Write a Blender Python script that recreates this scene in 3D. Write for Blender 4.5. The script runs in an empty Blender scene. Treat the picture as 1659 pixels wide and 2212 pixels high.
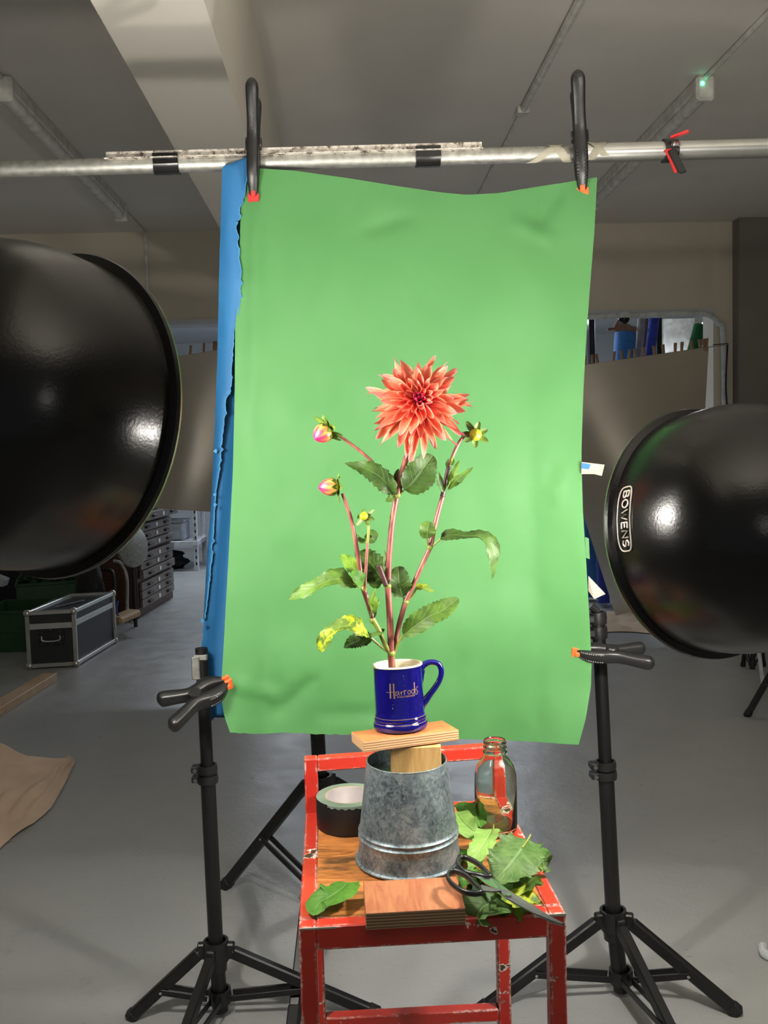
import bpy, math, random
from mathutils import Vector as V, Matrix, noise
R = random.Random(7)
PI = math.pi
S = bpy.context.scene
C = S.collection

# ------------------------------------------------------------------ camera, world, exposure, lamps
EYE = V((0, 0, 1.25)); FPX = 2000.0; CX, CY = 829.5, 1106.0
_y = V((747 - CX, -(973 - CY), -FPX)).normalized()
_x = V((1, .03, 0)); _x.z = -(_x.x * _y.x + _x.y * _y.y) / _y.z; _x.normalize()
_z = _x.cross(_y)
ROT = Matrix((_x, _y, _z))            # camera axes -> world: the rows are the room's axes seen by the camera
cam_d = bpy.data.cameras.new('camera'); cam = bpy.data.objects.new('camera', cam_d); C.objects.link(cam)
cam_d.sensor_fit = 'VERTICAL'; cam_d.sensor_height = 36; cam_d.lens = FPX / 2212 * 36
cam_d.clip_start = .02; cam_d.clip_end = 60
cam.matrix_world = Matrix.Translation(EYE) @ ROT.to_4x4()
S.camera = cam

w = bpy.data.worlds.new('world'); S.world = w; w.use_nodes = True
w.node_tree.nodes['Background'].inputs[0].default_value = (.93, .96, 1, 1)
w.node_tree.nodes['Background'].inputs[1].default_value = .14
S.view_settings.view_transform = 'Standard'; S.view_settings.look = 'None'
S.view_settings.gamma = 1; S.view_settings.use_curve_mapping = False
S.view_settings.exposure = 0.0
LAMP_L, LAMP_R, TUBE_W = 29.0, 26.0, 44.0
LAMP_COL = (1.0, .95, .88); TUBE_COL = (.80, .88, 1.0)

BOUNCE_FILL = 110.0  # power of the added ceiling fill lamp
def ray(px, py): return ROT @ V((px - CX, -(py - CY), -FPX))
def at(px, py, Y): r = ray(px, py); return EYE + r * (Y / r.y)
def onz(px, py, Z): r = ray(px, py); return EYE + r * ((Z - EYE.z) / r.z)

# ------------------------------------------------------------------ materials
def srgb(r, g, b): return tuple(((c / 255) / 12.92 if c / 255 <= .04045 else ((c / 255 + .055) / 1.055) ** 2.4) for c in (r, g, b)) + (1,)
class N:
    def __init__(s, name):
        s.m = bpy.data.materials.new(name); s.m.use_nodes = True; s.t = s.m.node_tree
        s.b = s.t.nodes['Principled BSDF']; s.o = s.t.nodes['Material Output']
    def n(s, typ, **k):
        x = s.t.nodes.new(typ)
        for a, v in k.items(): setattr(x, a, v)
        return x
    def l(s, a, b): s.t.links.new(a, b)
    def set(s, i, v):
        if hasattr(v, 'is_output'): s.l(v, i)
        else: i.default_value = v
    def co(s, kind='Object', scale=(1, 1, 1)):
        t = s.n('ShaderNodeTexCoord'); mp = s.n('ShaderNodeMapping'); mp.inputs['Scale'].default_value = scale
        s.l(t.outputs[kind], mp.inputs[0]); return mp.outputs[0]
    def noise(s, scale, detail=3, co=None, rough=.5, dist=0):
        x = s.n('ShaderNodeTexNoise'); x.inputs['Scale'].default_value = scale; x.inputs['Detail'].default_value = detail
        x.inputs['Roughness'].default_value = rough; x.inputs['Distortion'].default_value = dist
        s.l(co if co is not None else s.co(), x.inputs['Vector']); return x.outputs['Fac']
    def ramp(s, f, stops):
        x = s.n('ShaderNodeValToRGB'); e = x.color_ramp.elements
        while len(e) < len(stops): e.new(.5)
        for q, (p, c) in zip(e, stops): q.position = p; q.color = c
        s.l(f, x.inputs[0]); return x.outputs[0]
    def mix(s, f, a, b):
        x = s.n('ShaderNodeMix', data_type='RGBA'); s.set(x.inputs[0], f); s.set(x.inputs[6], a); s.set(x.inputs[7], b); return x.outputs[2]
    def math(s, op, a, b=0.0, c=0.0):
        x = s.n('ShaderNodeMath', operation=op); s.set(x.inputs[0], a); s.set(x.inputs[1], b); s.set(x.inputs[2], c); return x.outputs[0]
    def step(s, f, lo, hi):
        x = s.n('ShaderNodeMapRange'); x.inputs[1].default_value = lo; x.inputs[2].default_value = hi; s.l(f, x.inputs[0]); return x.outputs[0]
    def bump(s, h, strength=.3, dist=.002):
        x = s.n('ShaderNodeBump'); x.inputs['Strength'].default_value = strength; x.inputs['Distance'].default_value = dist
        s.l(h, x.inputs['Height']); s.l(x.outputs[0], s.b.inputs['Normal'])
    def fin(s, color=None, rough=.5, metal=0.0, spec=.5, coat=0.0):
        if color is not None: s.set(s.b.inputs['Base Color'], color)
        s.set(s.b.inputs['Roughness'], rough); s.set(s.b.inputs['Metallic'], metal)
        s.b.inputs['Specular IOR Level'].default_value = spec; s.b.inputs['Coat Weight'].default_value = coat
        return s.m
def plain(name, c, rough=.5, metal=0.0, spec=.5, coat=0.0, var=.12, vs=20, bump=0.0, bs=200, bd=.001):
    m = N(name); c = srgb(*c); d = tuple(q * (1 - var * 2) for q in c[:3]) + (1,); e = tuple(min(1, q * (1 + var)) for q in c[:3]) + (1,)
    if bump: m.bump(m.noise(bs, 4), bump, bd)
    return m.fin(m.ramp(m.noise(vs, 4), [(.3, d), (.7, e)]), rough, metal, spec, coat)
def emis(name, c, k):
    m = N(name); m.b.inputs['Emission Color'].default_value = c; m.b.inputs['Emission Strength'].default_value = k; return m.fin(c)

def floor_mat():
    m = N('grey painted concrete'); big = m.noise(.9, 5); sm = m.noise(6, 8, rough=.65)
    c = m.ramp(big, [(.3, srgb(150, 153, 152)), (.7, srgb(168, 169, 165))])
    c = m.mix(m.math('MULTIPLY', m.step(sm, .62, .75), .35), c, srgb(108, 112, 118))
    sc = m.noise(30, 2, m.co(scale=(1, 7, 1)), dist=1.2); c = m.mix(m.math('MULTIPLY', m.step(sc, .70, .73), .5), c, srgb(95, 98, 102))
    m.bump(m.noise(4, 8, rough=.7), .35, .012)
    return m.fin(c, m.ramp(sm, [(.3, (.27,) * 3 + (1,)), (.75, (.45,) * 3 + (1,))]), spec=.5)
def paint_mat(name, a, b, rough=.8):
    m = N(name); m.bump(m.noise(14, 6), .25, .004)
    return m.fin(m.ramp(m.noise(1.6, 5), [(.35, srgb(*a)), (.65, srgb(*b))]), rough)
def chipped(name, red, red2):
    m = N(name); bv = m.n('ShaderNodeBevel'); bv.samples = 4; bv.inputs[0].default_value = .0045
    g = m.n('ShaderNodeNewGeometry'); d = m.n('ShaderNodeVectorMath', operation='DOT_PRODUCT'); m.l(bv.outputs[0], d.inputs[0]); m.l(g.outputs['Normal'], d.inputs[1])
    edge = m.step(m.math('SUBTRACT', 1.0, d.outputs['Value']), .0, .12)
    n1 = m.noise(55, 6, rough=.65); n2 = m.noise(13, 4)
    chip = m.step(m.math('ADD', m.math('MULTIPLY', edge, .2), m.math('ADD', m.math('MULTIPLY', n1, .6), m.math('MULTIPLY', n2, .55))), .715, .722)
    inner = m.step(m.noise(160, 3), .45, .55)
    base = m.ramp(m.noise(9, 5), [(.3, srgb(*red)), (.7, srgb(*red2))])
    pn = m.noise(11, 5, rough=.6); base = m.mix(m.step(pn, .655, .66), base, srgb(205, 198, 190)); base = m.mix(m.step(pn, .672, .678), base, srgb(70, 48, 36)); c = m.mix(chip, base, m.mix(inner, srgb(215, 208, 200), srgb(120, 95, 80)))
    m.bump(m.math('SUBTRACT', 1.0, chip), .5, .0008)
    return m.fin(c, m.mix(chip, (.33,) * 3 + (1,), (.7,) * 3 + (1,)), spec=.5)
def wood(name, a, b, scale=(4, 60, 4), dark=None, rough=.45, knots=False):
    m = N(name); co = m.co(scale=scale); f = m.noise(2.2, 6, co, .6, 1.5)
    c = m.ramp(f, [(.35, srgb(*a)), (.62, srgb(*b))])
    if dark: c = m.mix(m.math('MULTIPLY', m.step(m.noise(1.1, 5, m.co(scale=(14, 36, 10))), .5, .66), .85), c, srgb(*dark))
    m.bump(f, .15, .001)
    return m.fin(c, rough)
def ply_mat(name, top, top2, edge1, edge2, pitch, grain=(40, 5, 5)):
    m = N(name); g = m.n('ShaderNodeNewGeometry'); t = m.n('ShaderNodeTexCoord')
    sn = m.n('ShaderNodeSeparateXYZ'); m.l(t.outputs['Normal'], sn.inputs[0]); so = m.n('ShaderNodeSeparateXYZ'); m.l(t.outputs['Object'], so.inputs[0])
    up = m.step(m.math('ABSOLUTE', sn.outputs[2]), .6, .7)
    veneer = m.ramp(m.noise(2, 6, m.co(scale=grain), .6, 1.0), [(.3, srgb(*top)), (.68, srgb(*top2))])
    zz = m.math('ADD', so.outputs[2], m.math('MULTIPLY', m.noise(35, 3), .0012))
    st = m.math('FRACT', m.math('DIVIDE', zz, pitch)); band = m.step(st, .48, .56)
    fib = m.noise(3, 5, m.co(scale=(60, 60, 300)))
    e = m.mix(band, m.ramp(fib, [(.3, srgb(*edge1)), (.7, tuple(min(1, q * 1.15) for q in srgb(*edge1)[:3]) + (1,))]), srgb(*edge2))
    m.bump(fib, .3, .001)
    return m.fin(m.mix(up, e, veneer), .55)
def galv_mat():
    m = N('galvanised steel'); v = m.n('ShaderNodeTexVoronoi'); v.inputs['Scale'].default_value = 230; v.inputs['Randomness'].default_value = 1
    nz = m.n('ShaderNodeTexNoise'); nz.inputs['Scale'].default_value = 40; m.l(m.co(), nz.inputs['Vector'])
    vm = m.n('ShaderNodeVectorMath', operation='MULTIPLY_ADD'); m.l(nz.outputs['Color'], vm.inputs[0]); vm.inputs[1].default_value = (.03,) * 3; m.l(m.co(), vm.inputs[2]); m.l(vm.outputs[0], v.inputs['Vector'])
    f = m.math('ADD', m.math('MULTIPLY', v.outputs['Color'], .2), m.math('MULTIPLY', m.noise(22, 8, rough=.75), .78))
    c = m.ramp(f, [(.28, srgb(58, 72, 78)), (.46, srgb(120, 134, 140)), (.7, srgb(180, 190, 192))])
    return m.fin(c, m.ramp(f, [(.3, (.38,) * 3 + (1,)), (.7, (.55,) * 3 + (1,))]), .75)
def paper_mat(name, a, b):
    m = N(name); m.bump(m.noise(5, 4, rough=.5), .5, .012)
    return m.fin(m.ramp(m.noise(2.5, 3), [(.35, srgb(*a)), (.65, srgb(*b))]), .62, spec=.35)
def leaf_mat(name, a, b, vein, yellow=0.0, nv=9.0):
    m = N(name); t = m.n('ShaderNodeTexCoord'); s = m.n('ShaderNodeSeparateXYZ'); m.l(t.outputs['UV'], s.inputs[0])
    u = m.math('ABSOLUTE', m.math('SUBTRACT', s.outputs[0], .5)); mid = m.math('SUBTRACT', 1.0, m.step(u, .012, .035))
    q = m.math('FRACT', m.math('SUBTRACT', m.math('MULTIPLY', s.outputs[1], nv), m.math('MULTIPLY', u, 4.5)))
    side = m.math('SUBTRACT', 1.0, m.step(m.math('ABSOLUTE', m.math('SUBTRACT', q, .5)), .03, .09))
    vn = m.math('MAXIMUM', mid, m.math('MULTIPLY', side, .55))
    n1 = m.noise(60, 5); c = m.ramp(n1, [(.3, srgb(*a)), (.7, srgb(*b))])
    if yellow: c = m.mix(m.math('MULTIPLY', m.step(m.noise(38, 6, rough=.7), .62 - yellow * .18, .66 - yellow * .15), .85), c, srgb(160, 172, 26))
    c = m.mix(m.math('MULTIPLY', vn, .38), c, srgb(*vein))
    g = m.n('ShaderNodeNewGeometry'); c = m.mix(m.math('MULTIPLY', g.outputs['Backfacing'], .45), c, srgb(112, 146, 80))
    m.bump(m.math('ADD', m.noise(70, 4), m.math('MULTIPLY', vn, -.8)), .6, .0028)
    m.fin(c, .55, spec=.35); tr = m.n('ShaderNodeBsdfTranslucent'); m.l(c, tr.inputs[0]); mx = m.n('ShaderNodeMixShader'); mx.inputs[0].default_value = .18
    m.l(m.b.outputs[0], mx.inputs[1]); m.l(tr.outputs[0], mx.inputs[2]); m.l(mx.outputs[0], m.o.inputs[0]); return m.m
def petal_mat(name, stops, edge, back, edgek=.8):
    m = N(name); t = m.n('ShaderNodeTexCoord'); s = m.n('ShaderNodeSeparateXYZ'); m.l(t.outputs['UV'], s.inputs[0])
    u = m.math('ABSOLUTE', m.math('SUBTRACT', s.outputs[0], .5))
    vv = m.math('ADD', s.outputs[1], m.math('MULTIPLY', m.math('SUBTRACT', m.noise(3, 2, m.co('UV', (14, 1, 1))), .5), .28))
    c = m.ramp(vv, [(p, srgb(*q)) for p, q in stops])
    c = m.mix(m.math('MULTIPLY', m.step(u, .26, .46), edgek), c, srgb(*edge))
    g = m.n('ShaderNodeNewGeometry'); c = m.mix(m.math('MULTIPLY', g.outputs['Backfacing'], .8), c, srgb(*back))
    m.fin(c, .5, spec=.25); tr = m.n('ShaderNodeBsdfTranslucent'); m.l(c, tr.inputs[0]); mx = m.n('ShaderNodeMixShader'); mx.inputs[0].default_value = .38
    m.l(m.b.outputs[0], mx.inputs[1]); m.l(tr.outputs[0], mx.inputs[2]); m.l(mx.outputs[0], m.o.inputs[0]); return m.m
def glass_mat():
    m = N('clear glass'); m.b.inputs['Transmission Weight'].default_value = 1; m.b.inputs['IOR'].default_value = 1.46
    return m.fin(srgb(236, 246, 236), .01)

M = dict(
    floor=floor_mat(), ceil=paint_mat('ceiling paint', (224, 219, 210), (232, 227, 218), .9), beam=paint_mat('beam paint', (232, 226, 214), (238, 232, 220), .85),
    wall=paint_mat('cream wall paint', (206, 198, 180), (214, 206, 190)), wwall=paint_mat('white wall paint', (190, 194, 200), (204, 208, 214)),
    darkwall=paint_mat('dark wall paint', (120, 118, 112), (130, 127, 120)),
    green=paper_mat('green paper', (64, 117, 63), (70, 122, 68)), blue=paper_mat('blue paper', (30, 90, 136), (36, 97, 144)), bluefray=plain('torn blue paper edge', (58, 122, 168), .8),
    black=plain('black plastic', (26, 26, 26), .38, bump=.3, bs=400), blackm=plain('black painted metal', (16, 16, 17), .42), rubber=plain('black rubber', (20, 20, 20), .7),
    dish=plain('black stove enamel', (9, 9, 8), .24, bump=.2, bs=260, bd=.001, spec=.42), dishin=plain('white reflector lining', (235, 235, 232), .5), rim=plain('bare rim edge', (150, 150, 130), .35, 1.0),
    alu=plain('brushed aluminium', (205, 205, 200), .33, 1.0, var=.05), aluold=plain('dull aluminium', (165, 165, 158), .5, .8, var=.15, vs=60), badge=plain('silver badge metal', (228, 218, 208), .35, .35, var=.03), chrome=plain('bright steel', (200, 200, 198), .22, 1.0, var=.04),
    angle=N('mottled steel strip'), orange=plain('orange pad', (235, 95, 40), .5), red=plain('red pad', (205, 35, 35), .5), tape=plain('black glossy tape', (22, 22, 22), .22), mask=plain('cream masking tape', (165, 160, 142), .75, bump=.4),
    stool=chipped('chipped red paint', (160, 34, 26), (184, 50, 36)),
    seat=wood('stained seat board', (128, 72, 30), (186, 118, 60), (5, 26, 5), (50, 34, 22), .5),
    ply1=ply_mat('upper plywood', (160, 92, 50), (184, 116, 68), (196, 166, 126), (146, 100, 62), .0036), ply2=ply_mat('lower plywood', (128, 66, 38), (160, 106, 68), (140, 112, 84), (92, 70, 50), .0042), pine=wood('pale pine', (178, 136, 78), (196, 160, 104), (40, 5, 5)),
    galv=galv_mat(), water=glass_mat(), glass=glass_mat(), mug=plain('cobalt glaze', (9, 7, 84), .06, coat=.6, var=.08, vs=12), cream=plain('cream glaze', (228, 215, 185), .25, var=.08), gold=plain('gold print', (196, 158, 112), .3, .7),
    ducto=plain('black cloth tape', (18, 15, 13), .45), ductside=plain('grey green tape side', (104, 122, 106), .7, var=.1), core=plain('cardboard core', (160, 138, 104), .8), corein=plain('white core liner', (176, 168, 166), .7),
    bladem=plain('satin scissor steel', (84, 84, 84), .45, .25), grip=plain('scissor handle plastic', (22, 22, 23), .35),
    stem=N('stem'), stemg=plain('green stem', (112, 120, 44), .5), darkstem=plain('dark stem', (70, 38, 40), .5),
    lf=leaf_mat('leaf green', (44, 74, 12), (80, 112, 32), (130, 150, 84)), lfd=leaf_mat('leaf dark green', (32, 56, 10), (58, 88, 24), (100, 126, 62)), lfy=leaf_mat('leaf yellow mottled', (54, 84, 22), (90, 116, 38), (150, 164, 76), .8), lfyy=leaf_mat('leaf lime', (88, 128, 30), (116, 150, 44), (158, 176, 84)),
    lfp=leaf_mat('leaf bright green', (52, 98, 22), (78, 124, 40), (114, 154, 76)), lfpale=leaf_mat('leaf pale underside', (106, 146, 62), (134, 168, 88), (160, 182, 118)), lfgrey=leaf_mat('leaf blue green', (54, 84, 32), (90, 118, 62), (128, 156, 106)),
    pout=petal_mat('outer petal', [(.0, (180, 12, 34)), (.28, (214, 40, 46)), (.55, (228, 100, 68)), (.8, (230, 126, 98)), (1, (216, 108, 126))], (240, 178, 140), (212, 104, 128)),
    pmid=petal_mat('middle petal', [(.0, (186, 4, 44)), (.35, (212, 28, 46)), (.7, (224, 84, 60)), (1, (226, 130, 104))], (240, 168, 138), (212, 90, 116)),
    pin=petal_mat('inner petal', [(.0, (180, 0, 60)), (.5, (208, 10, 70)), (1, (222, 60, 92))], (238, 140, 146), (214, 46, 100), .85),
    budp=N('bud petals'), budy=plain('yellow bud', (170, 172, 30), .5), bract=plain('bract green', (84, 106, 30), .5, var=.25, vs=90),
    case=plain('black laminate', (34, 35, 38), .42, var=.05), casetop=plain('black case lid', (20, 20, 21), .5), brown=wood('dark brown cabinet', (58, 32, 22), (76, 44, 30), (3, 3, 20)), drawer=wood('grey brown drawer', (98, 88, 82), (118, 108, 100), (3, 20, 3)), pull=plain('drawer pull', (60, 54, 52), .5), white=plain('white paint', (205, 210, 212), .5), paperw=plain('white card', (235, 238, 240), .6),
    gcrate=plain('green crate plastic', (22, 66, 25), .5), bag=plain('black nylon', (24, 24, 26), .8, bump=.5, bs=30, bd=.02), sheet=plain('grey satin sheet', (186, 180, 168), .36, .4, var=.04, vs=3), peg=plain('wooden peg', (150, 118, 84), .7), cloth=plain('beige canvas', (200, 176, 152), .9, var=.06, vs=6, bump=.3, bs=500), plank=wood('rough pine plank', (168, 140, 108), (196, 168, 132), (4, 30, 4)),
    rollb=plain('blue paper roll', (58, 120, 190), .7), rolld=plain('deep blue paper roll', (48, 66, 176), .7), rollg=plain('green paper roll', (30, 110, 58), .7), rollw=plain('grey white paper roll', (165, 160, 150), .7), rollt=plain('taupe paper roll', (110, 98, 98), .7), cardb=plain('brown board', (140, 105, 78), .8),
    tube=emis('lit fluorescent tube', (.86, .93, 1, 1), 9), led=emis('green indicator', (.1, 1, .5, 1), 6), dome=plain('dark dome plastic', (14, 14, 16), .1), poly=plain('white plastic box', (178, 184, 190), .5), fixt=plain('batten fitting', (222, 220, 212), .5), crack=plain('stain', (90, 92, 92), .6))
m = N('x'); bpy.data.materials.remove(m.m)
def _fill():
    m = N('mottled steel strip'); f = m.noise(70, 6, m.co(scale=(1, 1, 1)), .7)
    M['angle'] = m.fin(m.ramp(f, [(.38, srgb(78, 68, 60)), (.47, srgb(200, 192, 180)), (.6, srgb(235, 230, 222))]), .45, .5)
    m = N('maroon stem'); f = m.noise(3, 5, m.co(scale=(60, 60, 10)))
    M['stem'] = m.fin(m.ramp(f, [(.32, srgb(96, 42, 42)), (.6, srgb(134, 76, 66)), (.75, srgb(140, 104, 66))]), .42)
    m = N('bud petals'); t = m.n('ShaderNodeTexCoord'); s = m.n('ShaderNodeSeparateXYZ'); m.l(t.outputs['UV'], s.inputs[0])
    st = m.math('FRACT', m.math('MULTIPLY', s.outputs[0], 8)); st = m.math('ABSOLUTE', m.math('SUBTRACT', st, .5))
    vv = m.math('ADD', s.outputs[1], m.math('MULTIPLY', m.step(st, .5, .1), .22))
    M['budp'] = m.fin(m.ramp(vv, [(.2, srgb(150, 160, 50)), (.5, srgb(196, 150, 64)), (.8, srgb(205, 62, 70)), (1, srgb(190, 14, 84))]), .4)
_fill()

# ------------------------------------------------------------------ mesh helpers
def cr(P, n):                                # smooth curve through points (each a tuple of any size)
    P = [tuple(p) for p in P]; out = []; k = len(P)
    for i in range(k - 1):
        a, b, c, d = P[max(i - 1, 0)], P[i], P[i + 1], P[min(i + 2, k - 1)]
        for j in range(n):
            t = j / n; out.append(tuple(.5 * (2 * B + (Cc - A) * t + (2 * A - 5 * B + 4 * Cc - D) * t * t + (3 * B - A - 3 * Cc + D) * t ** 3) for A, B, Cc, D in zip(a, b, c, d)))
    out.append(P[-1]); return out
class MB:
    def __init__(s): s.v = []; s.f = []; s.uv = {}; s.mi = []; s.cur = 0
    def add(s, vs, fs, uvs=None):
        o = len(s.v); s.v += [V(v) for v in vs]
        for f in fs: s.f.append(tuple(i + o for i in f)); s.mi.append(s.cur)
        if uvs:
            for i, q in enumerate(uvs): s.uv[o + i] = q
        return s
    def box(s, c, d, rot=None, ch=0.0):      # centre, size, chamfer
        c = V(c); hx, hy, hz = [q / 2 for q in d]; rot = rot or Matrix.Identity(3)
        if ch <= 0:
            p = [(x, y, z) for z in (-hz, hz) for y in (-hy, hy) for x in (-hx, hx)]
            return s.add([c + rot @ V(q) for q in p], [(0, 2, 3, 1), (4, 5, 7, 6), (0, 1, 5, 4), (2, 6, 7, 3), (0, 4, 6, 2), (1, 3, 7, 5)])
        ch = min(ch, hx * .9, hy * .9, hz * .9); idx = {}; p = []
        for sx in (-1, 1):
            for sy in (-1, 1):
                for sz in (-1, 1):
                    for ax in range(3):
                        q = [sx * (hx - ch), sy * (hy - ch), sz * (hz - ch)]; q[ax] = (sx, sy, sz)[ax] * (hx, hy, hz)[ax]
                        idx[sx, sy, sz, ax] = len(p); p.append(c + rot @ V(q))
        F = []
        for ax in range(3):
            b, d2 = (ax + 1) % 3, (ax + 2) % 3
            for sg in (-1, 1):
                L = []
                for (i, j) in ((-1, -1), (1, -1), (1, 1), (-1, 1)):
                    k = [0, 0, 0]; k[ax] = sg; k[b] = i; k[d2] = j; L.append(idx[tuple(k) + (ax,)])
                F.append(tuple(L if sg > 0 else L[::-1]))
            for i in (-1, 1):
                for j in (-1, 1):
                    k0 = [0] * 3; k1 = [0] * 3; k0[ax] = -1; k1[ax] = 1
                    for k in (k0, k1): k[b] = i; k[d2] = j
                    L = [idx[tuple(k0) + (b,)], idx[tuple(k1) + (b,)], idx[tuple(k1) + (d2,)], idx[tuple(k0) + (d2,)]]
                    F.append(tuple(L if i * j < 0 else L[::-1]))
        for sx in (-1, 1):
            for sy in (-1, 1):
                for sz in (-1, 1):
                    L = [idx[sx, sy, sz, a] for a in range(3)]; F.append(tuple(L if sx * sy * sz > 0 else L[::-1]))
        return s.add(p, F)
    def bar(s, a, b, w, h, up=(0, 0, 1), ch=.001):
        a, b = V(a), V(b); d = (b - a); z = d.normalized(); x = V(up).cross(z)
        if x.length < 1e-4: x = V((1, 0, 0))
        x.normalize(); y = z.cross(x); return s.box((a + b) / 2, (w, h, d.length), Matrix((x, y, z)).transposed(), ch)
    def tube(s, P, r, seg=12, cap=True, n=0, closed=False, flat=1.0, up=None):
        P = [V(p) for p in P]; rr = list(r) if hasattr(r, '__len__') else [r] * len(P)
        if n: Q = cr([tuple(p) + (q,) for p, q in zip(P, rr)], n); P = [V(q[:3]) for q in Q]; rr = [q[3] for q in Q]
        k = len(P); vs = []; nx = None
        for i in range(k):
            if closed: t = P[(i + 1) % k] - P[i - 1]
            else: t = P[min(i + 1, k - 1)] - P[max(i - 1, 0)]
            t.normalize()
            if nx is None or up is not None:
                nx = V(up) if up is not None else (V((0, 0, 1)) if abs(t.z) < .9 else V((1, 0, 0)))
            nx = (nx - t * nx.dot(t)).normalized(); b = t.cross(nx)
            for j in range(seg): a = 2 * PI * j / seg; vs.append(P[i] + nx * math.cos(a) * rr[i] * flat + b * math.sin(a) * rr[i])
        fs = []
        for i in range(k if closed else k - 1):
            for j in range(seg):
                i2 = (i + 1) % k; j2 = (j + 1) % seg; fs.append((i * seg + j, i * seg + j2, i2 * seg + j2, i2 * seg + j))
        if cap and not closed: fs += [tuple(range(seg))[::-1], tuple((k - 1) * seg + j for j in range(seg))]
        return s.add(vs, fs)
    def lathe(s, prof, c=(0, 0, 0), axis=(0, 0, 1), seg=48, a0=0, a1=2 * PI, ux=None):   # prof: (radius, along axis)
        c = V(c); z = V(axis).normalized(); x = V(ux) if ux else (V((1, 0, 0)) if abs(z.x) < .9 else V((0, 1, 0)))
        x = (x - z * x.dot(z)).normalized(); y = z.cross(x); vs = []; fs = []; uv = []; full = abs(a1 - a0 - 2 * PI) < 1e-6; ns = seg if full else seg + 1
        for i, (r, h) in enumerate(prof):
            for j in range(ns):
                a = a0 + (a1 - a0) * j / seg; vs.append(c + x * (r * math.cos(a)) + y * (r * math.sin(a)) + z * h); uv.append((j / seg, i / (len(prof) - 1)))
        for i in range(len(prof) - 1):
            for j in range(seg):
                j2 = (j + 1) % ns
                if not full and j + 1 >= ns: continue
                fs.append((i * ns + j, i * ns + j2, (i + 1) * ns + j2, (i + 1) * ns + j))
        return s.add(vs, fs, uv)
    def grid(s, rows, uv=True):
        n, k = len(rows), len(rows[0]); vs = [p for r in rows for p in r]
        fs = [(i * k + j, i * k + j + 1, (i + 1) * k + j + 1, (i + 1) * k + j) for i in range(n - 1) for j in range(k - 1)]
        return s.add(vs, fs, [(j / (k - 1), i / (n - 1)) for i in range(n) for j in range(k)])
    def poly(s, pts, thick):                 # flat outline given thickness vector
        k = len(pts); t = V(thick); vs = [V(p) for p in pts] + [V(p) + t for p in pts]
        return s.add(vs, [tuple(range(k))[::-1], tuple(range(k, 2 * k))] + [(i, (i + 1) % k, (i + 1) % k + k, i + k) for i in range(k)])
    def ball(s, c, r, seg=10, rings=6, sc=(1, 1, 1), rot=None):
        rot = rot or Matrix.Identity(3); vs = []; fs = []; c = V(c)
        for i in range(rings + 1):
            a = PI * i / rings
            for j in range(seg): b = 2 * PI * j / seg; vs.append(c + rot @ V((r * sc[0] * math.sin(a) * math.cos(b), r * sc[1] * math.sin(a) * math.sin(b), -r * sc[2] * math.cos(a))))
        for i in range(rings):
            for j in range(seg): fs.append((i * seg + j, i * seg + (j + 1) % seg, (i + 1) * seg + (j + 1) % seg, (i + 1) * seg + j))
        return s.add(vs, fs)
    def build(s, name, mat, parent=None, smooth=True, local=False, solid=0, ang=35, label=None):
        mats = mat if isinstance(mat, list) else [mat]
        org = V((0, 0, 0))
        if parent is not None:
            if not local:
                p = parent
                while p is not None: org += p.location; p = p.parent
        elif s.v:
            xs = [v.x for v in s.v]; ys = [v.y for v in s.v]; org = V(((min(xs) + max(xs)) / 2, (min(ys) + max(ys)) / 2, min(v.z for v in s.v)))
        me = bpy.data.meshes.new(name); me.from_pydata([tuple(v - org) for v in s.v], [], s.f)
        for q in mats: me.materials.append(M[q] if isinstance(q, str) else q)
        if len(mats) > 1: me.polygons.foreach_set('material_index', s.mi)
        if s.uv:
            ul = me.uv_layers.new(name='uv')
            for lp in me.loops: ul.data[lp.index].uv = s.uv.get(lp.vertex_index, (0, 0))
        if smooth:
            me.polygons.foreach_set('use_smooth', [True] * len(me.polygons))
            try: me.set_sharp_from_angle(angle=math.radians(ang))
            except Exception: pass
        me.update(); o = bpy.data.objects.new(name, me); C.objects.link(o)
        if parent is not None: o.parent = parent
        else: o.location = org
        if solid: q = o.modifiers.new('thick', 'SOLIDIFY'); q.thickness = solid; q.offset = 0
        if label: o['label'] = label
        return o
def tag(o, label, cat, group=None, kind=None):
    o['label'] = label; o['category'] = cat
    if group: o['group'] = group
    if kind: o['kind'] = kind
    return o
def thing(name, label, cat, loc, group=None, rot=None):
    o = bpy.data.objects.new(name, None); o.empty_display_size = .05; C.objects.link(o); o.location = V(loc)
    if rot: o.rotation_euler = rot
    return tag(o, label, cat, group)
def struct(o): o['kind'] = 'structure'; return o
def lamp(name, loc, d, size, power, col, parent=None, shape='DISK', size2=None):
    l = bpy.data.lights.new(name, 'AREA'); l.shape = shape; l.size = size; l.energy = power; l.color = col
    if size2: l.size_y = size2
    o = bpy.data.objects.new(name, l); C.objects.link(o)
    q = (-V(d)).to_track_quat('Z', 'Y')
    o.rotation_euler = q.to_euler(); o.location = V(loc) - (parent.location if parent else V((0, 0, 0)))
    if parent: o.parent = parent
    return o

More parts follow.
